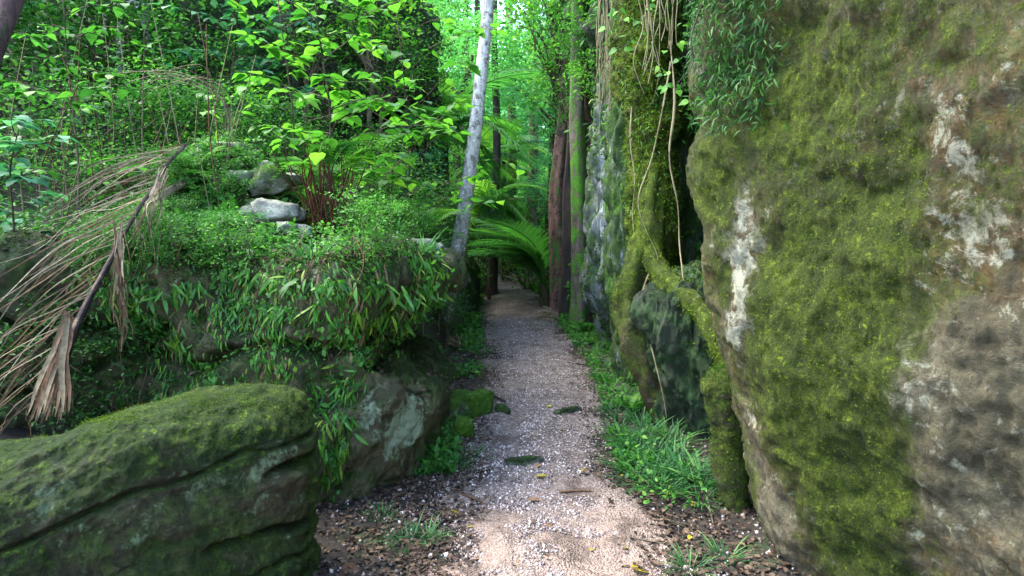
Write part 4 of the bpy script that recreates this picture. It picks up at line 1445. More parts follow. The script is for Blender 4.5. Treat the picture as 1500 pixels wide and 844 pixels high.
# red-brown stem clump
b0 = at(482, 388, 4.95)
t = thing('tree_fern', 'clump of red-brown upright fern stalks with arching green fronds on top of the fern boulder', 'fern', b0)
rr = random.Random(5)
for k in range(48):
    a = rr.uniform(0, 6.283)
    s = rr.uniform(.05, .38)
    q = bent((rr.uniform(-.09, .09), rr.uniform(-.05, .05), -.08), (math.cos(a) * s - .03, math.sin(a) * s, rr.uniform(.45, .95)), 0, .06, 8, 700 + k)
    v, f = tubes([(q, np.linspace(.009, .004, 8))], 4)
    part('stalk', mesh_np('stalk', v, f), D_red, t)
for k in range(11):
    a = k * .6
    e = R(rr.uniform(5, 35))
    al = (math.cos(a) * math.cos(e), math.sin(a) * math.cos(e), math.sin(e))
    part('frond', FERNL[k % 2] if k % 3 else FERN[0], None, t, frame_matrix((al[0] * .1, al[1] * .1, .70), al, (-al[0] * math.sin(e), -al[1] * math.sin(e), math.cos(e)), rr.uniform(.35, .55)))

# ------------------------------------------------------------------ trunks
def tree_thing(name, label, pts, r0, r1, bark, cat='tree', group=None, flare=0, flute=0, seed=0, sides=18, limbs=(), crown=None, rough=.06):
    org = np.array(pts[0], float)
    t = thing(name, label, cat, org, group=group)
    tr = part('trunk', trunk_mesh('trunk', pts, r0, r1, 70, sides, flute, seed, flare, org, rough), bark, t)
    for k, (a, b_, r_) in enumerate(limbs):
        v, f = tubes([(bent(np.array(a) - org, np.array(b_) - org, .2, .06, 14, seed + k), np.linspace(r_, r_ * .3, 14))], 8)
        part('limb', mesh_np('limb', v, f), bark, t)
    if crown:
        me, M = crown
        part('crown', me, None, t, M, kind='stuff')
    return t


def crown_mesh(n, nclump, rad, spread, leaf, size, mat, seed):
    p, c, cv = crown_points(n, nclump, rad, spread, seed)
    r = np.random.default_rng(seed + 5)
    al = norm(r.normal(0, 1, p.shape) * np.array((1, 1, .5)))
    me = leafmass('crown', leaf, p, al, r.normal(0, .5, p.shape) + np.array((0, 0, 1.0)), size * r.uniform(.6, 1.4, n), clump=cv)
    me.materials.append(mat)
    return me


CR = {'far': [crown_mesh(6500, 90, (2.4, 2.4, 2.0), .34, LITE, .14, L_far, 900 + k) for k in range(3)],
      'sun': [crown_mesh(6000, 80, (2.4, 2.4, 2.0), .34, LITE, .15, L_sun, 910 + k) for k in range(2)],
      'mid': [crown_mesh(9000, 90, (2.2, 2.2, 1.8), .30, LITE, .11, L_mid, 920 + k) for k in range(2)],
      'high': [crown_mesh(5000, 60, (2.6, 2.6, 1.0), .35, BROAD, .13, L_lime, 930)]}


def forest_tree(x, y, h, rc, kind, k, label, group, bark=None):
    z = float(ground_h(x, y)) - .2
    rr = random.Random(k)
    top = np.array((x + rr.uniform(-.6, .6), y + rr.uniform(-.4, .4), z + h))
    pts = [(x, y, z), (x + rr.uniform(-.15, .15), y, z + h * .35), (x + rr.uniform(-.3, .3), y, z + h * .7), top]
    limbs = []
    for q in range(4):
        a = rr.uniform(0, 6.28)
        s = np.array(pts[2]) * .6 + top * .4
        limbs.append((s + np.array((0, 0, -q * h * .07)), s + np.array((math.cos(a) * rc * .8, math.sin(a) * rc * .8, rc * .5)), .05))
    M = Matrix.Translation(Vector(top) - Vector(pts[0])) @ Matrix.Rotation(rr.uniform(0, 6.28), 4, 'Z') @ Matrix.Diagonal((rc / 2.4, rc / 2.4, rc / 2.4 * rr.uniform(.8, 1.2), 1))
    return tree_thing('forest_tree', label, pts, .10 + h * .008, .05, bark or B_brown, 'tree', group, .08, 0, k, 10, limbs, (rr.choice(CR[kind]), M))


# pale leaning trunk
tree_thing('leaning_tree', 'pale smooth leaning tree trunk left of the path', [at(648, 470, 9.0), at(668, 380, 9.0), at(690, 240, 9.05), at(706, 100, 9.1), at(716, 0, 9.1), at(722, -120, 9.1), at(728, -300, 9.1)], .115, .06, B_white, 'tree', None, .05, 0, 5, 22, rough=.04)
# twin dark and mossy trunks on the right
tree_thing('moss_striped_tree', 'straight slim trunk half covered in bright green moss right of the path', [at(848, 492, 10.4), at(849, 400, 10.4), at(847, 250, 10.4), at(845, 100, 10.4), at(848, -40, 10.4), at(850, -300, 10.4)], .13, .10, B_moss, 'tree', None, .08, .08, 6, 24)
tree_thing('dark_tree', 'thin reddish trunk pressed against the right side of the moss-striped trunk', [at(872, 490, 10.6), at(868, 400, 10.6), at(864, 280, 10.6), at(858, 150, 10.6), at(856, -100, 10.6)], .12, .06, B_red, 'tree', None, .08, .1, 7, 20)
tree_thing('dark_tree', 'wide dark reddish trunk left of the moss-striped trunk', [at(828, 462, 12.6), at(822, 380, 12.6), at(818, 280, 12.6), at(826, 190, 12.6), at(832, 90, 12.7), at(838, -20, 12.8)], .22, .08, B_red, 'tree', None, .08, .12, 8, 30)
tree_thing('dark_tree', 'blackish trunk wedged between the wide reddish and the moss-striped trunks', [at(838, 472, 11.9), at(838, 380, 11.9), at(836, 280, 11.9), at(838, 200, 11.9), at(842, 90, 11.9)], .20, .06, B_dark, 'tree', None, .08, .16, 9, 24)
# trunk in the top-left corner, and the thin trunk behind
tree_thing('dark_tree', 'dark trunk crossing the extreme top left corner', [(-3.1, 2.3, .2), at(-190, 420, 2.35), at(-60, 200, 2.4), at(-20, 80, 2.5), at(10, 10, 2.6), at(40, -80, 2.7), at(60, -200, 2.8)], .05, .045, B_red, 'tree', None, .03, 0, 12, 14)
tree_thing('thin_tree', 'thin pale trunk with a black twisted stem at the top left', [at(222, 90, 8.8), at(216, 50, 8.7), at(214, 10, 8.6), at(210, -60, 8.6)], .04, .07, B_white, 'tree', None, 0, 0, 13, 14,
           limbs=[(at(226, 90, 8.5), at(180, -10, 8.3), .045), (at(178, 150, 8.0), at(190, -20, 8.0), .04)])

# middle distance: slim trunks and palms at the end of the path
for k, (px, py, Y, r0, lab, lean) in enumerate(((720, 412, 16.5, .11, 'slim dark straight trunk at the left of the path end', 4), (746, 398, 21, .16, 'green-lit trunk standing right of the slim dark trunk at the path end', 0), (705, 396, 20, .12, 'sunlit thin trunk behind the slim dark trunk', -6),
                                                (775, 398, 23, .2, 'dark trunk at the right of the path end behind the palm', 5), (690, 396, 24, .14, 'far thin trunk seen between the leaning trunk and the path', -8))):
    p = at(px, py, Y)
    p[2] = float(ground_h(p[0], p[1])) - .1
    q = at(px + lean, 0, Y)
    tree_thing('distant_tree', lab, [p, p * .5 + q * .5 + np.array((.1, 0, 0)), q, q + np.array((.2, 0, 6))], r0, r0 * .6, B_brown if k % 2 else B_dark, 'tree', None, .08, 0, 20 + k, 12)


def palm(label, base, h, n, L, seed, tilt=(10, 70), r0=.07, group=None, arc=None):
    t = thing('palm', label, 'palm', base, group=group)
    b_ = np.zeros(3)
    part('trunk', trunk_mesh('trunk', [(0, 0, -.2), (0.02, 0, h * .5), (0, 0, h)], r0, r0 * .8, 20, 10, 0, seed), B_brown, t)
    rr = random.Random(seed)
    for k in range(n):
        a = k * 2.399 + rr.uniform(-.2, .2)
        if arc:
            a = R(arc[0] + (arc[1] - arc[0]) * ((k * .618) % 1))
        e = R(tilt[0] + (tilt[1] - tilt[0]) * k / n)
        al = (math.cos(a) * math.cos(e), math.sin(a) * math.cos(e), math.sin(e))
        part('frond', PALM[rr.randrange(3)], None, t, frame_matrix((0, 0, h), al, (-al[0] * math.sin(e), -al[1] * math.sin(e), math.cos(e)), L * rr.uniform(.8, 1.1)))
    return t


def gp(px, Y):
    p = at(px, 400, Y)
    p[2] = float(ground_h(p[0], Y))
    return p


palm('big palm with arching fronds behind the right-hand trunks at the path end', gp(796, 13.6), .5, 9, 2.15, 1, (38, 82), .12, arc=(115, 245))
palm('young palm above the slim dark trunk left of the path end', gp(716, 15.0) + (0, 0, 0), 2.2, 16, 1.2, 2, (-20, 60), .05)
palm('palm with drooping dark fronds behind the leaning pale trunk', gp(652, 11.5), 2.2, 16, 1.7, 3, (-10, 65), .08)
palm('tall palm in the centre of the view above the path', gp(738, 21), 3.9, 12, 1.9, 4, (0, 65), .1)
palm('palm with fronds reaching right beyond the leaning pale trunk', gp(690, 17.5), 3.2, 12, 1.8, 5, (-5, 65), .08)

# forest behind
r = random.Random(77)
spec = []
for k in range(9):
    spec.append((r.uniform(-3.5, 4.5), r.uniform(24, 34), r.uniform(3, 6.5), r.uniform(2.0, 3.0), 'sun' if k % 2 else 'far'))
for k in range(12):
    spec.append((-6 + 12 * (k + .5) / 12 + r.uniform(-.4, .4), r.uniform(30, 44), r.uniform(3, 8.5), r.uniform(2.2, 3.4), ('far', 'sun', 'far')[k % 3]))
for k in range(9):
    spec.append((-14 + 16 * (k + .5) / 9, r.uniform(44, 56), r.uniform(2, 6), 4.0, ('far', 'sun', 'sun')[k % 3]))
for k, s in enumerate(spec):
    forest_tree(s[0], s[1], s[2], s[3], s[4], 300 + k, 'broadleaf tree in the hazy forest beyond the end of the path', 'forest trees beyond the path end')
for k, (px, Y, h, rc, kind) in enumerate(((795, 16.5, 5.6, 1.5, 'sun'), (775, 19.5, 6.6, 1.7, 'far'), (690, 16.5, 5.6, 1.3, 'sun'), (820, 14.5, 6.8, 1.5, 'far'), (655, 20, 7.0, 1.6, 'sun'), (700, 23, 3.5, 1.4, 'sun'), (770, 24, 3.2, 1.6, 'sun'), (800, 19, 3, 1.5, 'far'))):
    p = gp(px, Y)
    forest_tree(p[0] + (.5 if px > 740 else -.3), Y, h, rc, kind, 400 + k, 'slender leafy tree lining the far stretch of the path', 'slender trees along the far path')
for k, (px, Y, kind, sc) in enumerate(((700, 17, 'lime', 1.0), (690, 20, 'lime', 1.3), (775, 18, 'lime', 1.1), (790, 21, 'mid', 1.4), (760, 26, 'lime', 1.6), (725, 27, 'lime', 1.6), (700, 25, 'mid', 1.6), (745, 31, 'lime', 2.0), (710, 32, 'lime', 2.2), (780, 30, 'lime', 2.2), (672, 14, 'mid', .8), (660, 17, 'lime', 1.2), (640, 19, 'lime', 1.6))):
    bush(kind, gp(px, Y), sc, k, ('low bright shrub beside the far stretch of the path', 'low shrubs beside the far path'))
for k in range(11):
    x_ = -3.6 - 12 * r.random()
    y_ = 9.5 + 13 * r.random()
    forest_tree(x_, y_, r.uniform(2.5, 6), r.uniform(1.4, 2.4), ('mid', 'far', 'mid', 'sun')[k % 4], 500 + k, 'leafy tree rising on the hillside above the left bank', 'trees on the left hillside')

# ------------------------------------------------------------------ roots and vines on the right
def root(name, label, pts, r0, r1, mat, cat='root', sides=12, seed=0, org=None, rough=.18, moss=None):
    P = np.array(pts, float)
    big = r0 > .03
    me = trunk_mesh(name, P, r0, r1, 140 if big else 50, sides, .10 if big else .06, seed, 0, P[0], rough * (2.0 if big else 1))
    o = thing(name, label, cat, P[0], data=me, mat=mat)
    if moss is not None:
        n = len(me.vertices)
        V = np.zeros(n * 3, np.float32)
        me.vertices.foreach_get('co', V)
        V = V.reshape(-1, 3).astype(float)
        N = np.zeros(n * 3, np.float32)
        me.vertex_normals.foreach_get('vector', N)
        N = N.reshape(-1, 3).astype(float)
        ca = me.attributes.new('mask', 'FLOAT_COLOR', 'POINT')
        c4 = np.ones((n, 4), np.float32)
        hgt = (V[:, 2] - V[:, 2].min()) / np.ptp(V[:, 2])
        c4[:, 0] = moss[0] + (moss[1] - moss[0]) * hgt
        c4[:, 1] = .4
        c4[:, 2] = .2
        ca.data.foreach_set('color', c4.ravel())
        r = np.random.default_rng(seed)
        ix = r.integers(0, n, 9000)
        keep = r.random(9000) < np.clip(c4[ix, 0] - .2 + .5 * fbm(V[ix], 6, 2, 5), 0, 1)
        ix = ix[keep]
        al = N[ix] * .6 + r.normal(0, .6, (len(ix), 3)) + np.array((0, 0, -.3))
        mm = leafmass('moss', LITE, V[ix] + r.normal(0, .008, (len(ix), 3)), al, N[ix] + r.normal(0, .4, (len(ix), 3)), .015 * r.uniform(.5, 1.5, len(ix)))
        part('moss', mm, L_moss, o, kind='stuff')
    return o


root('root', 'thick dark root arching down from the mossy rib to the ground right of the path', [at(962, 250, 5.6), at(952, 320, 5.45), at(935, 385, 5.35), at(919, 440, 5.3), at(924, 490, 5.25), at(945, 545, 5.2), at(970, 600, 5.15), at(988, 650, 5.1)], .10, .10, M_root, seed=1, sides=30, moss=(.15, 1.0))
root('root', 'mossy root running down right from the foot of the rib to the huge boulder', [at(950, 300, 5.5), at(945, 360, 5.35), at(968, 402, 5.1), at(1000, 432, 4.75), at(1035, 470, 4.4), at(1065, 530, 4.2), at(1075, 600, 4.1)], .085, .06, M_root, seed=2, sides=26, moss=(.7, .95))
root('root', 'short dark root inside the arch beside the thick arching root', [at(948, 400, 5.5), at(958, 470, 5.4), at(968, 540, 5.25), at(992, 620, 5.15)], .035, .05, M_root, seed=3, moss=(.1, .5))
root('root', 'smooth green root snaking down the pale grey rock wall', [at(905, 250, 7.25), at(893, 300, 7.25), at(900, 350, 7.2), at(905, 420, 7.15), at(900, 470, 7.1), at(915, 520, 7.0)], .05, .045, B_moss, seed=4)
vs = [([(978, 60, 5.1), (985, 150, 5.0), (984, 230, 4.95), (996, 300, 4.92), (993, 360, 4.9), (1000, 430, 4.7), (996, 500, 4.75), (1003, 570, 4.7)], .009, 'pale vine hanging in the dark gap beside the huge boulder'),
      ([(982, 90, 5.2), (970, 160, 5.15), (955, 230, 5.2), (938, 290, 5.2), (944, 330, 5.2), (962, 370, 5.15), (968, 410, 5.05)], .007, 'looping vine on the yellow-green mossy rib'),
      ([(950, 395, 5.2), (938, 430, 5.15), (945, 470, 5.05), (960, 530, 4.9), (975, 590, 4.8), (983, 640, 4.8), (990, 690, 4.7)], .008, 'thin vine crossing the green slab to the ground'),
      ([(1050, -40, 2.9), (1022, 30, 2.85), (1014, 60, 2.8), (1009, 95, 2.8), (992, 122, 2.8)], .007, 'dark twisted vine hanging from the top edge of the huge boulder'),
      ([(930, 100, 5.7), (925, 200, 5.6), (933, 260, 5.5), (928, 320, 5.45), (936, 380, 5.35), (928, 420, 5.2)], .006, 'thin vine down the left edge of the mossy rib')]
rr_ = random.Random(2)
for k, (pts, rd, lab) in enumerate(vs):
    P = [at(*q) for q in pts]
    P = [p_ + np.array((rr_.uniform(-.02, .02), 0, 0)) for p_ in P]
    root('vine', lab, P, rd, rd * .35, B_dark if k == 3 else B_vine, 'vine', 7, 30 + k, rough=.5)
rr = random.Random(8)
for k in range(34):
    px = rr.uniform(872, 925)
    y0, y1 = rr.uniform(-40, 40), rr.uniform(110, 210)
    Y = rr.uniform(6.6, 7.4)
    P = [at(px + rr.uniform(-4, 4), y0 + (y1 - y0) * q / 4, Y) for q in range(5)]
    me = trunk_mesh('hanging_root', P, .006, .003, 24, 4, 0, k, 0, P[0], .2)
    thing('hanging_root', 'thin grey root dangling above the pale grey rock wall', 'root', P[0], group='thin roots dangling above the pale rock wall', data=me, mat=B_vine)
for k in range(16):
    px = rr.uniform(935, 1010)
    y0, y1 = -60, rr.uniform(40, 160)
    Y = rr.uniform(4.4, 5.2)
    P = [at(px + rr.uniform(-8, 8), y0 + (y1 - y0) * q / 4, Y) for q in range(5)]
    me = trunk_mesh('hanging_root', P, .006, .003, 24, 4, 0, k, 0, P[0], .2)
    thing('hanging_root', 'thin brown root dangling left of the top of the huge boulder', 'root', P[0], group='thin roots dangling beside the huge boulder top', data=me, mat=B_vine)


def cling(key, n, zone, tmpl, size, seed, down=.6):
    P, N, mk = surf_sample(key, n, lambda P, N, m_: zone(*proj(P)), seed)
    r = np.random.default_rng(seed)
    al = N * .6 + np.array((0, 0, -down)) + r.normal(0, .5, P.shape)
    return leafmass('leaves', tmpl, P + N * r.uniform(0, .06, (len(P), 1)), al, N + r.normal(0, .5, P.shape), size * r.uniform(.5, 1.4, len(P)))


for k, (px, py, Y, sc) in enumerate(((830, 120, 12.3, 1.0), (845, 160, 11.8, .6), (815, 60, 12.8, 1.3), (870, 60, 10.4, .8), (880, 120, 9.6, .6), (820, 10, 13, 1.5), (860, -10, 10.5, 1.0))):
    bush('mid' if k % 2 else 'lime', at(px, py, Y) - np.array((0, 0, .5 * sc)), sc, k, ('leafy shrub growing high on the rocks above the dark trunks', 'shrubs growing above the dark trunks'))
box = lambda x0, x1, y0, y1, s=25: (lambda px, py: sstep(x0 - s, x0 + s, px) * sstep(x1 + s, x1 - s, px) * sstep(y0 - s, y0 + s, py) * sstep(y1 + s, y1 - s, py))
me = cling('big', 110000, box(1030, 1130, -200, 175, 35), strap(3, .08, .4), .038, 1)
thing('climbing_fern', 'dark leafy fern mat hanging over the top left of the huge boulder', 'fern', data=me, mat=L_dark, kind='stuff')
me = cling('rib', 16000, lambda px, py: .16 * sstep(420, 380, py) + 0 * px, strap(3, .06, .4), .04, 2)
thing('climbing_fern', 'small yellow-green ferns growing over the narrow mossy rib', 'fern', data=me, mat=L_strap, kind='stuff')
me = cling('wall', 16000, lambda px, py: .35 * sstep(230, 180, py) + 0 * px, strap(3, .07, .4), .09, 3)
thing('climbing_fern', 'green ferns draped over the top of the pale grey rock wall', 'fern', data=me, mat=L_strap, kind='stuff')
me = cling('face', 30000, lambda px, py: .6 + 0 * px, LITE, .09, 4)
thing('climbing_leaves', 'leafy climbers on the dark rock face behind the right-hand trunks', 'climber', data=me, mat=L_mid, kind='stuff')
# lime vine leaves
for k, (px, py, Y) in enumerate(((990, 110, 3.2), (985, 75, 3.3), (1000, 135, 3.1), (975, 130, 3.4), (1010, 60, 3.2), (995, 45, 3.3), (965, 100, 3.6), (910, 15, 5.2), (925, 0, 5.2), (900, 40, 5.3), (930, 35, 5.1), (915, 60, 5.3), (890, 10, 5.4), (945, 10, 5.0))):
    p = at(px, py, Y)
    t = thing('ivy_sprig', 'lime sprig beside the top edge of the huge boulder' if k < 7 else 'lime sprig hanging at the top above the mossy rib', 'vine', p, group='lime sprigs by the huge boulder' if k < 7 else 'lime sprigs above the mossy rib')
    for q in range(3):
        a = rr.uniform(0, 6.28)
        al = (math.cos(a), math.sin(a) * .5, rr.uniform(-.8, .3))
        part('leaf', HL[q], None, t, frame_matrix((rr.uniform(-.05, .05) * Y / 3, rr.uniform(-.05, .05), rr.uniform(-.05, .05) * Y / 3), al, (rr.uniform(-.5, .5), -1, .8), rr.uniform(.035, .055) * Y / 3.6))

# ------------------------------------------------------------------ dead palm frond at the left
A = [at(272, 212, 3.9), at(246, 240, 3.7), at(222, 278, 3.6), at(195, 320, 3.45), at(160, 385, 3.3), at(125, 450, 3.15), at(100, 510, 3.05), at(85, 570, 2.98)]
t = thing('dead_palm_frond', 'large dead palm frond with straw-coloured leaflets leaning down behind the low boulder', 'palm frond', A[0])
S0 = spline(A, 60)
part('rachis', trunk_mesh('rachis', A, .007, .017, 60, 8, .3, 3, 0, A[0], .25), B_black, t)
rr = random.Random(14)


def ribbon(pts, w, seed, twist=1.0):
    n = len(pts)
    tan = norm(np.gradient(pts, axis=0))
    side = norm(np.cross(tan, np.array((0.2, -1, .2))))
    ang = twist * np.linspace(0, 1, n)[:, None] + seed
    nn = np.cross(tan, side)
    s = side * np.cos(ang) + nn * np.sin(ang)
    ww = (w * np.sin(np.linspace(.25, math.pi - .08, n)) ** .6)[:, None]
    th = nn * (w * .25)
    V = np.stack([pts + s * ww, pts + th, pts - s * ww], 1).reshape(-1, 3)
    i = np.arange(n - 1)[:, None] * 3
    Fq = np.stack([i + [0, 1], i + [1, 2], i + 3 + [1, 2], i + 3 + [0, 1]], -1).reshape(-1, 4)
    return V, Fq


for k in range(66):
    u = k / 66
    p = S0[int(u * 57)]
    tgt = p + np.array((-(.45 + .5 * rr.random()), -.12 + .24 * rr.random(), -(.22 + .40 * u + .22 * rr.random())))
    q = bent(p, tgt, rr.uniform(.0, .10), rr.choice((.015, .025, .05)), 14, 800 + k)
    v, f = ribbon(q - A[0], rr.uniform(.002, .005), rr.uniform(-1, 1), rr.uniform(-2, 2))
    part('leaflet', mesh_np('leaflet', v, f), D_straw if k % 3 else D_brown, t)
for k in range(26):
    p = at(100 + rr.uniform(-6, 6), 470 + rr.uniform(-20, 30), 3.02)
    tgt = at(40 + 62 * k / 25, 612 + rr.uniform(-10, 10), 2.92 + rr.uniform(-.05, .05))
    v, f = ribbon(bent(p, tgt, 0, .03, 10, 900 + k) - A[0], rr.uniform(.009, .014), rr.uniform(-.4, .4), .6)
    part('leaflet', mesh_np('leaflet', v, f), D_brown if k % 3 else D_straw, t)
for k in range(14):
    p = at(172 + rr.uniform(-6, 8), 330 + rr.uniform(-20, 60), 3.35)
    tgt = at(180 + rr.uniform(-8, 12), 500 + rr.uniform(-30, 25), 3.2)
    v, f = ribbon(bent(p, tgt, 0, .06, 12, 950 + k) - A[0], rr.uniform(.006, .010), rr.uniform(-.6, .6), 2)
    part('leaflet', mesh_np('leaflet', v, f), D_brown if k % 2 else D_straw, t)
for k in range(16):
    p = at(240 + rr.uniform(-10, 6), 250 + rr.uniform(-10, 20), 3.6)
    tgt = at(215 + rr.uniform(-30, 20), 360 + rr.uniform(-40, 60), 3.4)
    v, f = ribbon(bent(p, tgt, 0, .08, 12, 980 + k) - A[0], rr.uniform(.004, .007), rr.uniform(-.6, .6), 2)
    part('leaflet', mesh_np('leaflet', v, f), D_straw, t)

# bent dry grass stems in the upper left
for k in range(10):
    P = [at(330 + rr.uniform(-10, 30), 240 + rr.uniform(-30, 40), 5.6), at(320 + rr.uniform(-20, 20), 150, 5.5), at(270 + rr.uniform(-20, 30), 105 + rr.uniform(-10, 15), 5.4), at(190 + rr.uniform(-30, 60), 105 + rr.uniform(-10, 40), 5.3)]
    me = trunk_mesh('dry_stem', P, .004, .002, 30, 4, 0, k, 0, P[0], .1)
    thing('dry_stem', 'arched pale dry stem above the dead palm frond', 'stem', P[0], group='arched dry stems in the upper left', data=me, mat=D_straw)
for k in range(46):
    px, y0 = rr.uniform(5, 330), rr.uniform(250, 480)
    Y = rr.uniform(4.6, 6.0)
    P = [at(px, y0, Y), at(px + rr.uniform(-25, 25), y0 - rr.uniform(60, 110), Y - .1), at(px + rr.uniform(-60, 60), y0 - rr.uniform(150, 300), Y - rr.uniform(.1, .5))]
    me = trunk_mesh('thin_stem', P, .006, .003, 26, 4, 0, k, 0, P[0], .2)
    thing('bare_sapling', 'thin bare brown stem in the thicket at the upper left', 'stem', P[0], group='thin bare stems in the upper left thicket', data=me, mat=D_brown if k % 2 else B_vine)
# thin stems hanging over the fern boulder
for k, pts in enumerate(([(445, 330), (425, 380), (400, 430), (385, 480)], [(505, 330), (520, 400), (505, 440), (498, 500)], [(470, 390), (460, 440), (462, 520), (470, 560)], [(300, 330), (275, 370), (245, 400), (225, 430)], [(545, 400), (560, 440), (590, 480), (600, 495)], [(400, 400), (402, 450), (405, 520), (400, 560)])):
    P = []
    for q, (px, py) in enumerate(pts):
        hh = hit(px, py, ['fern'])
        P.append((np.array(hh[0]) + np.array(hh[1]) * (.10 + .02 * (q % 2))) if hh else at(px, py, 4.3))
    me = trunk_mesh('dry_stem', P, .0035, .002, 30, 5, 0, k, 0, P[0], .1)
    thing('dry_stem', 'thin reddish stem trailing over the ferns of the tall dark boulder', 'stem', P[0], group='reddish stems trailing over the fern boulder', data=me, mat=D_red if k % 2 else D_brown)

# small dead fronds beside the path
def dead_fan(label, c, n, L, d0, spread, mat, seed, w=.008):
    r = random.Random(seed)
    t = thing('dead_frond', label, 'dead frond', c)
    for k in range(n):
        a = d0 + spread * (k / n - .5) + r.uniform(-.1, .1)
        q = bent((0, 0, .02), (math.cos(a) * L * r.uniform(.7, 1.1), math.sin(a) * L * .6, L * r.uniform(.05, .45)), .06, .08, 10, seed + k)
        v, f = ribbon(q, w, r.uniform(-.5, .5), 1)
        part('leaflet', mesh_np('leaflet', v, f), mat, t)


dead_fan('pale pinkish dead frond lying at the foot of the reddish trunks', on_ground(822, 470), 34, .5, math.pi * .9, 1.2, D_straw, 5, .012)
dead_fan('brown dead frond stub at the foot of the moss-striped trunk', on_ground(845, 474), 14, .3, math.pi * .6, 1.4, D_brown, 9, .012)
dead_fan('grey dead frond heap at the left edge of the path beside the grass clump', on_ground(672, 512), 40, .42, math.pi * .9, 3.0, D_straw, 15, .009)
p = on_ground(775, 418)
dead_fan('tangle of grey dead roots and fronds under the big palm', p, 40, .9, math.pi * .8, 4.5, D_straw, 25, .02)

# ------------------------------------------------------------------ gravel, litter, fallen leaves, twigs
r = np.random.default_rng(88)
OC = (np.array([(1, 0, 0), (0, 1, 0), (-1, 0, 0), (0, -1, 0), (0, 0, .7), (0, 0, -.7)]) * .5, np.array([(0, 1, 4), (1, 2, 4), (2, 3, 4), (3, 0, 4), (1, 0, 5), (2, 1, 5), (3, 2, 5), (0, 3, 5)]))
n = 75000
yy = 2.5 + 9 * r.random(n) ** 1.6
u = r.normal(0, .8, n)
xx = pathx(yy) + u * np.interp(yy, PATHY, PATHW)
q = np.stack([xx, yy, 0 * xx], -1)
ok = (fbm(q, 2.4, 3, 61) + .5 * (1 - np.abs(u)) > -.05 - .3 * (q[:, 1] > 4.2)) & (np.abs(u) < 2.3)
q, u = q[ok], u[ok]
q[:, 2] = path_z(q[:, 0], q[:, 1]) + .002
m, n_, out = new_mat('pebble')
b = NB(n_)
c = b.ramp(b.attr('var'), [(0, (.06, .045, .04)), (.5, (.20, .155, .14)), (.88, (.40, .34, .32)), (1, (.62, .58, .56))])
n_.links.new(b.principled(c, .6, .35), out.inputs[0])
me = leafmass('pebbles', OC, q, r.normal(0, 1, q.shape), r.normal(0, 1, q.shape) + np.array((0, 0, 1)), r.uniform(.3, 1, len(q)) ** 5 * .020 + .0035, r.uniform(.6, 1.1, len(q)))
thing('pebbles', 'loose pale pebbles and chips scattered over the path', 'gravel', data=me, mat=m, kind='stuff')
n = 15000
yy = 2.3 + 9 * r.random(n) ** 1.6
sd = np.where(r.random(n) < .5, -1, 1)
xx = pathx(yy) + sd * (np.abs(r.normal(0, .7, n)) + .95 * (1 - .4 * r.random(n))) * np.interp(yy, PATHY, PATHW) * 1.1
q = np.stack([xx, yy, path_z(xx, yy) + r.uniform(0.002, .02, n)], -1)
al = r.normal(0, 1, q.shape) * np.array((1, 1, .25))
me = leafmass('leaf_litter', BROAD, q, al, r.normal(0, .35, q.shape) + np.array((0, 0, 1)), r.uniform(.008, .04, n))
thing('leaf_litter', 'brown rotting leaf litter along both sides of the path', 'leaf litter', data=me, mat=D_litter, kind='stuff')

n = 5500
xx = np.where(r.random(n) < .6, r.uniform(-1.25, -.15, n), r.uniform(.5, 1.5, n))
yy = r.uniform(2.35, 4.4, n)
q = np.stack([xx, yy, ground_h(xx, yy) + r.uniform(.0, .02, n)], -1)
q = q[fbm(q, 4, 3, 91) > -.35]
al = r.normal(0, 1, q.shape) * np.array((1, 1, .3))
me = leafmass('leaf_litter', BROAD, q, al, r.normal(0, .4, q.shape) + np.array((0, 0, 1)), r.uniform(.008, .045, len(q)))
thing('leaf_litter', 'dark leaf litter on the soil at the foot of the nearest boulders', 'leaf litter', data=me, mat=D_litter, kind='stuff')
n = 2600
xx = np.where(r.random(n) < .6, r.uniform(-1.25, -.15, n), r.uniform(.5, 1.5, n))
yy = r.uniform(2.35, 5, n)
q = np.stack([xx, yy, ground_h(xx, yy) + .004], -1)
me = leafmass('soil_stones', OC, q, r.normal(0, 1, q.shape), r.normal(0, 1, q.shape) + np.array((0, 0, 1)), r.uniform(.3, 1, len(q)) ** 4 * .035 + .005, r.uniform(.6, 1.1, len(q)))
thing('soil_stones', 'small stones scattered in the dark soil beside the path', 'gravel', data=me, mat=m, kind='stuff')
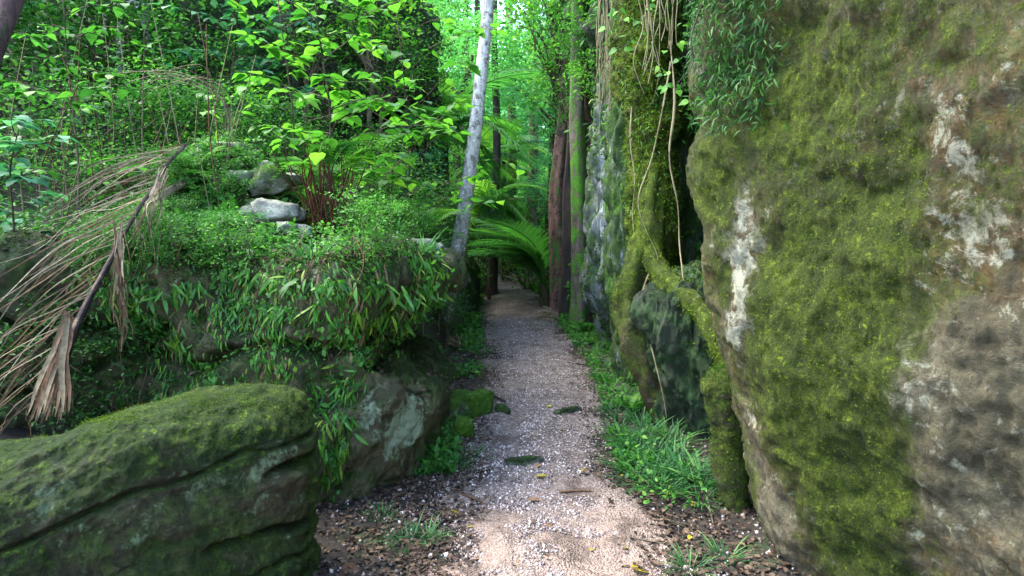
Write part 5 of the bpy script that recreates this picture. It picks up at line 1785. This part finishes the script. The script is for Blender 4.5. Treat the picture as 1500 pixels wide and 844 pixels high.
fl = [(660, 752, 'yellow fallen leaf at the left edge of the near gravel', 'y'), (690, 775, 'small yellow fallen leaf beside the near left gravel edge', 'y'), (740, 785, 'curled yellow-green fallen leaf on the near gravel', 'y'), (786, 700, 'yellow fallen leaf in the centre of the path', 'y'),
      (806, 598, 'bright yellow fallen leaf beside the long sunken stone', 'y'), (833, 573, 'small yellow fallen leaf at the upper right of the path', 'y'), (925, 835, 'large yellow-green fallen leaf at the bottom edge of the path', 'y'), (828, 632, 'dull yellow fallen leaf on the middle of the path', 'y'),
      (790, 682, 'orange-brown fallen leaf beside the near sunken stone', 'o'), (775, 735, 'orange fallen leaf on the near gravel', 'o'), (715, 645, 'curled brown fallen leaf near the mossy stones', 'o'), (520, 830, 'large grey-brown fallen leaf in the lower left litter', 'o'),
      (475, 810, 'grey fallen leaf near the low boulder foot', 'o'), (545, 780, 'orange-brown fallen strip under the fern boulder', 'o'), (980, 720, 'yellow fallen leaf under the long-bladed plants', 'y'), (1010, 742, 'yellow-brown fallen leaf near the foot of the huge boulder', 'y'),
      (905, 755, 'pale fallen leaf right of the near gravel', 'y'), (860, 690, 'small orange fallen leaf on the right half of the path', 'o'), (750, 830, 'brown fallen leaf near the bottom of the path', 'o'), (640, 560, 'yellow leaf on dark soil by the fern boulder', 'y'), (805, 770, 'brown fallen leaf in the near middle of the path', 'o')]
for k, (px, py, lab, c_) in enumerate(fl):
    p = on_ground(px, py)
    v, f = heart_leaf(60 + k)
    o = thing('fallen_leaf', lab, 'leaf', p + np.array((0, 0, .012)), k * 2.1, data=mesh_np('fallen_leaf', v * (.07 if 'small' not in lab else .045) * (1.6 if 'large' in lab else 1) * np.array((1, .8, 1)), f), mat=D_yellow if c_ == 'y' else D_brown)
    o.rotation_euler = (.15 * math.sin(k), .2 * math.cos(k), k * 2.1)
rl = random.Random(4)
for k in range(34):
    px, py = rl.uniform(640, 1040), rl.uniform(560, 835)
    p = on_ground(px, py)
    v, f = heart_leaf(160 + k)
    o = thing('fallen_leaf', 'x', 'leaf', p + np.array((0, 0, .012)), 0, data=mesh_np('fallen_leaf', v * rl.uniform(.022, .045) * np.array((1, .75, 1)), f), mat=(D_brown, D_yellow, D_straw, D_brown)[k % 4], group='%s fallen leaves on the path' % ('brown', 'yellow', 'straw-coloured', 'brown')[k % 4])
    o.rotation_euler = (.2 * math.sin(k), .25 * math.cos(k), k * 2.1)
tw = [([(672, 725), (690, 733), (715, 742)], .008, D_brown, 'short orange-brown broken stick at the left of the near gravel'), ([(690, 572), (715, 580), (740, 590)], .014, B_dark, 'dark root stub crossing the left edge of the path'),
      ([(820, 722), (870, 724), (930, 740), (985, 760)], .006, D_brown, 'long thin twig across the right half of the near path'), ([(905, 790), (950, 797), (1000, 805)], .006, D_straw, 'pale stick at the lower right of the path'),
      ([(880, 722), (930, 712), (985, 700)], .005, D_straw, 'thin pale twig under the long-bladed plants'), ([(1000, 690), (1030, 720), (1045, 770)], .006, B_brown, 'curved twig beside the mossy pillar'),
      ([(640, 600), (665, 612), (690, 625)], .006, B_dark, 'black twig lying over the mossy stones'), ([(930, 745), (990, 770), (1040, 795)], .005, B_brown, 'brown twig running toward the huge boulder foot')]
for k, (pts, rd, mt, lab) in enumerate(tw):
    P = [on_ground(px, py) + np.array((0, 0, rd + (.01 if q % 2 else 0) + (.1 if 'over the mossy' in lab else 0))) for q, (px, py) in enumerate(pts)]
    me = trunk_mesh('twig', P, rd, rd * .6, 24, 7, 0, k, 0, P[0], .2)
    thing('twig', lab, 'twig', P[0], data=me, mat=mt)
# ------------------------------------------------------------------ labels that say which one
LM = [(40, 30, 'the dark corner trunk at top left'), (215, 30, 'the thin pale trunk at top left'), (250, 110, 'the arched dry stems'), (110, 380, 'the middle of the dead palm frond'), (60, 560, 'the foot of the dead palm frond'), (250, 240, 'the tip of the dead palm frond'),
      (395, 300, 'the pile of broken rocks'), (482, 350, 'the red-brown fern stalks'), (470, 120, 'the heart-leaved sapling'), (600, 200, 'the lime sapling by the pale trunk'), (610, 385, 'the pale corner stones'), (560, 140, 'the dark hollow ledge'), (695, 200, 'the leaning pale trunk'), (655, 430, 'the foot of the leaning trunk'),
      (745, 400, 'the path end'), (720, 360, 'the slim dark straight trunk'), (785, 380, 'the big arching palm'), (815, 300, 'the wide reddish trunk'), (847, 200, 'the moss-striped trunk'), (850, 475, 'the foot of the moss-striped trunk'), (890, 330, 'the pale grey rock wall'), (945, 250, 'the yellow-green mossy rib'),
      (925, 480, 'the thick arching root'), (990, 560, 'the green slab'), (1065, 700, 'the thin mossy pillar'), (1040, 90, 'the top edge of the huge boulder'), (350, 430, 'the upper face of the fern boulder'), (520, 440, 'the right half of the fern boulder'), (490, 640, 'the lower face of the fern boulder'), (20, 250, 'the round-leaved far left shrub')]
BASE = {'mid-green shrubs on the left bank': 'mid-green shrub', 'lime shrubs on the left bank': 'bright lime shrub', 'blue-green shrubs on the left bank': 'blue-green shrub', 'dark shrubs on the left bank': 'dark-leaved shrub', 'fine-leaved shrubs on the left bank': 'fine-leaved shrub',
        'strap ferns on the lower boulder face': 'hanging strap fern', 'strap ferns along the boulder edge': 'bright strap fern', 'grass tufts below the arching root': 'grass tuft', 'grass tufts below the pale rock wall': 'grass tuft', 'small ferns right of the path': 'small fern', 'feathery lime ferns on the left bank': 'feathery lime fern',
        'feathery green ferns on the left bank': 'feathery green fern', 'forest trees beyond the path end': 'hazy forest tree', 'slender trees along the far path': 'slender leafy tree', 'trees on the left hillside': 'hillside tree', 'low shrubs beside the far path': 'low bright shrub', 'shrubs growing above the dark trunks': 'high leafy shrub',
        'thin roots dangling above the pale rock wall': 'thin dangling grey root', 'thin roots dangling beside the huge boulder top': 'thin dangling brown root', 'lime sprigs by the huge boulder': 'lime leaf sprig', 'lime sprigs above the mossy rib': 'lime leaf sprig', 'arched dry stems in the upper left': 'arched pale dry stem',
        'thin bare stems in the upper left thicket': 'thin bare sapling', 'reddish stems trailing over the fern boulder': 'thin trailing stem', 'broken rocks piled on the bank': 'pale broken rock', 'small ferns on the mound above the fern boulder': 'small mound fern', 'low plants on the mound above the fern boulder': 'low leafy mound plant', 'grass tufts on the mound above the fern boulder': 'mound grass tuft'}
ORD = {'brown fallen leaves on the path': 'small brown fallen leaves on and beside the path', 'yellow fallen leaves on the path': 'small scattered yellow fallen leaves on the path', 'straw-coloured fallen leaves on the path': 'small straw-coloured fallen leaves on the path', 'trees on the left hillside': 'leafy trees on the hillside above the left bank', 'thin roots dangling above the pale rock wall': 'thin grey roots dangling above the pale rock wall', 'thin roots dangling beside the huge boulder top': 'thin brown roots dangling beside the huge boulder top', 'arched dry stems in the upper left': 'arched dry stems in the upper left', 'lime sprigs by the huge boulder': 'lime sprigs by the huge boulder', 'lime sprigs above the mossy rib': 'lime sprigs above the mossy rib'}
NUM = 'first second third fourth fifth sixth seventh eighth ninth tenth eleventh twelfth thirteenth fourteenth fifteenth sixteenth seventeenth eighteenth nineteenth twentieth'.split()
NUM += ['twenty-' + w_ for w_ in NUM[:9]] + ['thirtieth'] + ['thirty-' + w_ for w_ in NUM[:9]]
bpy.context.view_layer.update()
seen = {}
for o in S.objects:
    if o.parent or o.get('group') not in BASE:
        continue
    c = np.array(o.matrix_world.translation)
    if o.name.startswith('forest_tree'):
        c = c + np.array((0, 0, 5.0))
    elif o.name.startswith('shrub'):
        c = c + np.array((0, 0, .6 * o.scale[0]))
    px, py = (float(v[0]) for v in proj(c))
    dd_ = [(math.hypot(px - a, py - b_), a, b_, n_) for a, b_, n_ in LM]
    dist, a, b_, n_ = min(dd_)
    ang = math.degrees(math.atan2(b_ - py, px - a)) % 360
    w8 = ['right of', 'above and right of', 'above', 'above and left of', 'left of', 'below and left of', 'below', 'below and right of'][int((ang + 22.5) // 45) % 8]
    rel = 'right at' if dist < 18 else ('just ' + w8 if dist < 60 else ('well ' + w8 if dist > 150 else w8))
    dep = 'near ' if c[1] < 5 else ('' if c[1] < 20 else 'far ')
    lab = BASE[o['group']] + ' ' + rel + ' ' + n_
    for alt in (lab, dep + lab, ('larger ' if o.scale[0] > .9 else 'smaller ') + lab):
        if alt not in seen:
            lab = alt
            break
    seen[lab] = 1
    o['label'] = ' '.join(lab.split()[:16])
for g_, ph in ORD.items():
    os_ = sorted([o for o in S.objects if not o.parent and o.get('group') == g_], key=lambda o: float(proj(np.array(o.matrix_world.translation))[0][0]))
    for k, o in enumerate(os_):
        o['label'] = NUM[k] + ' from the left of the ' + ph
print('TRIS', sum(len(m_.polygons) * (1 if m_.polygons[0].loop_total == 3 else 2) for m_ in bpy.data.meshes if len(m_.polygons)), 'OBJ', len(S.objects))
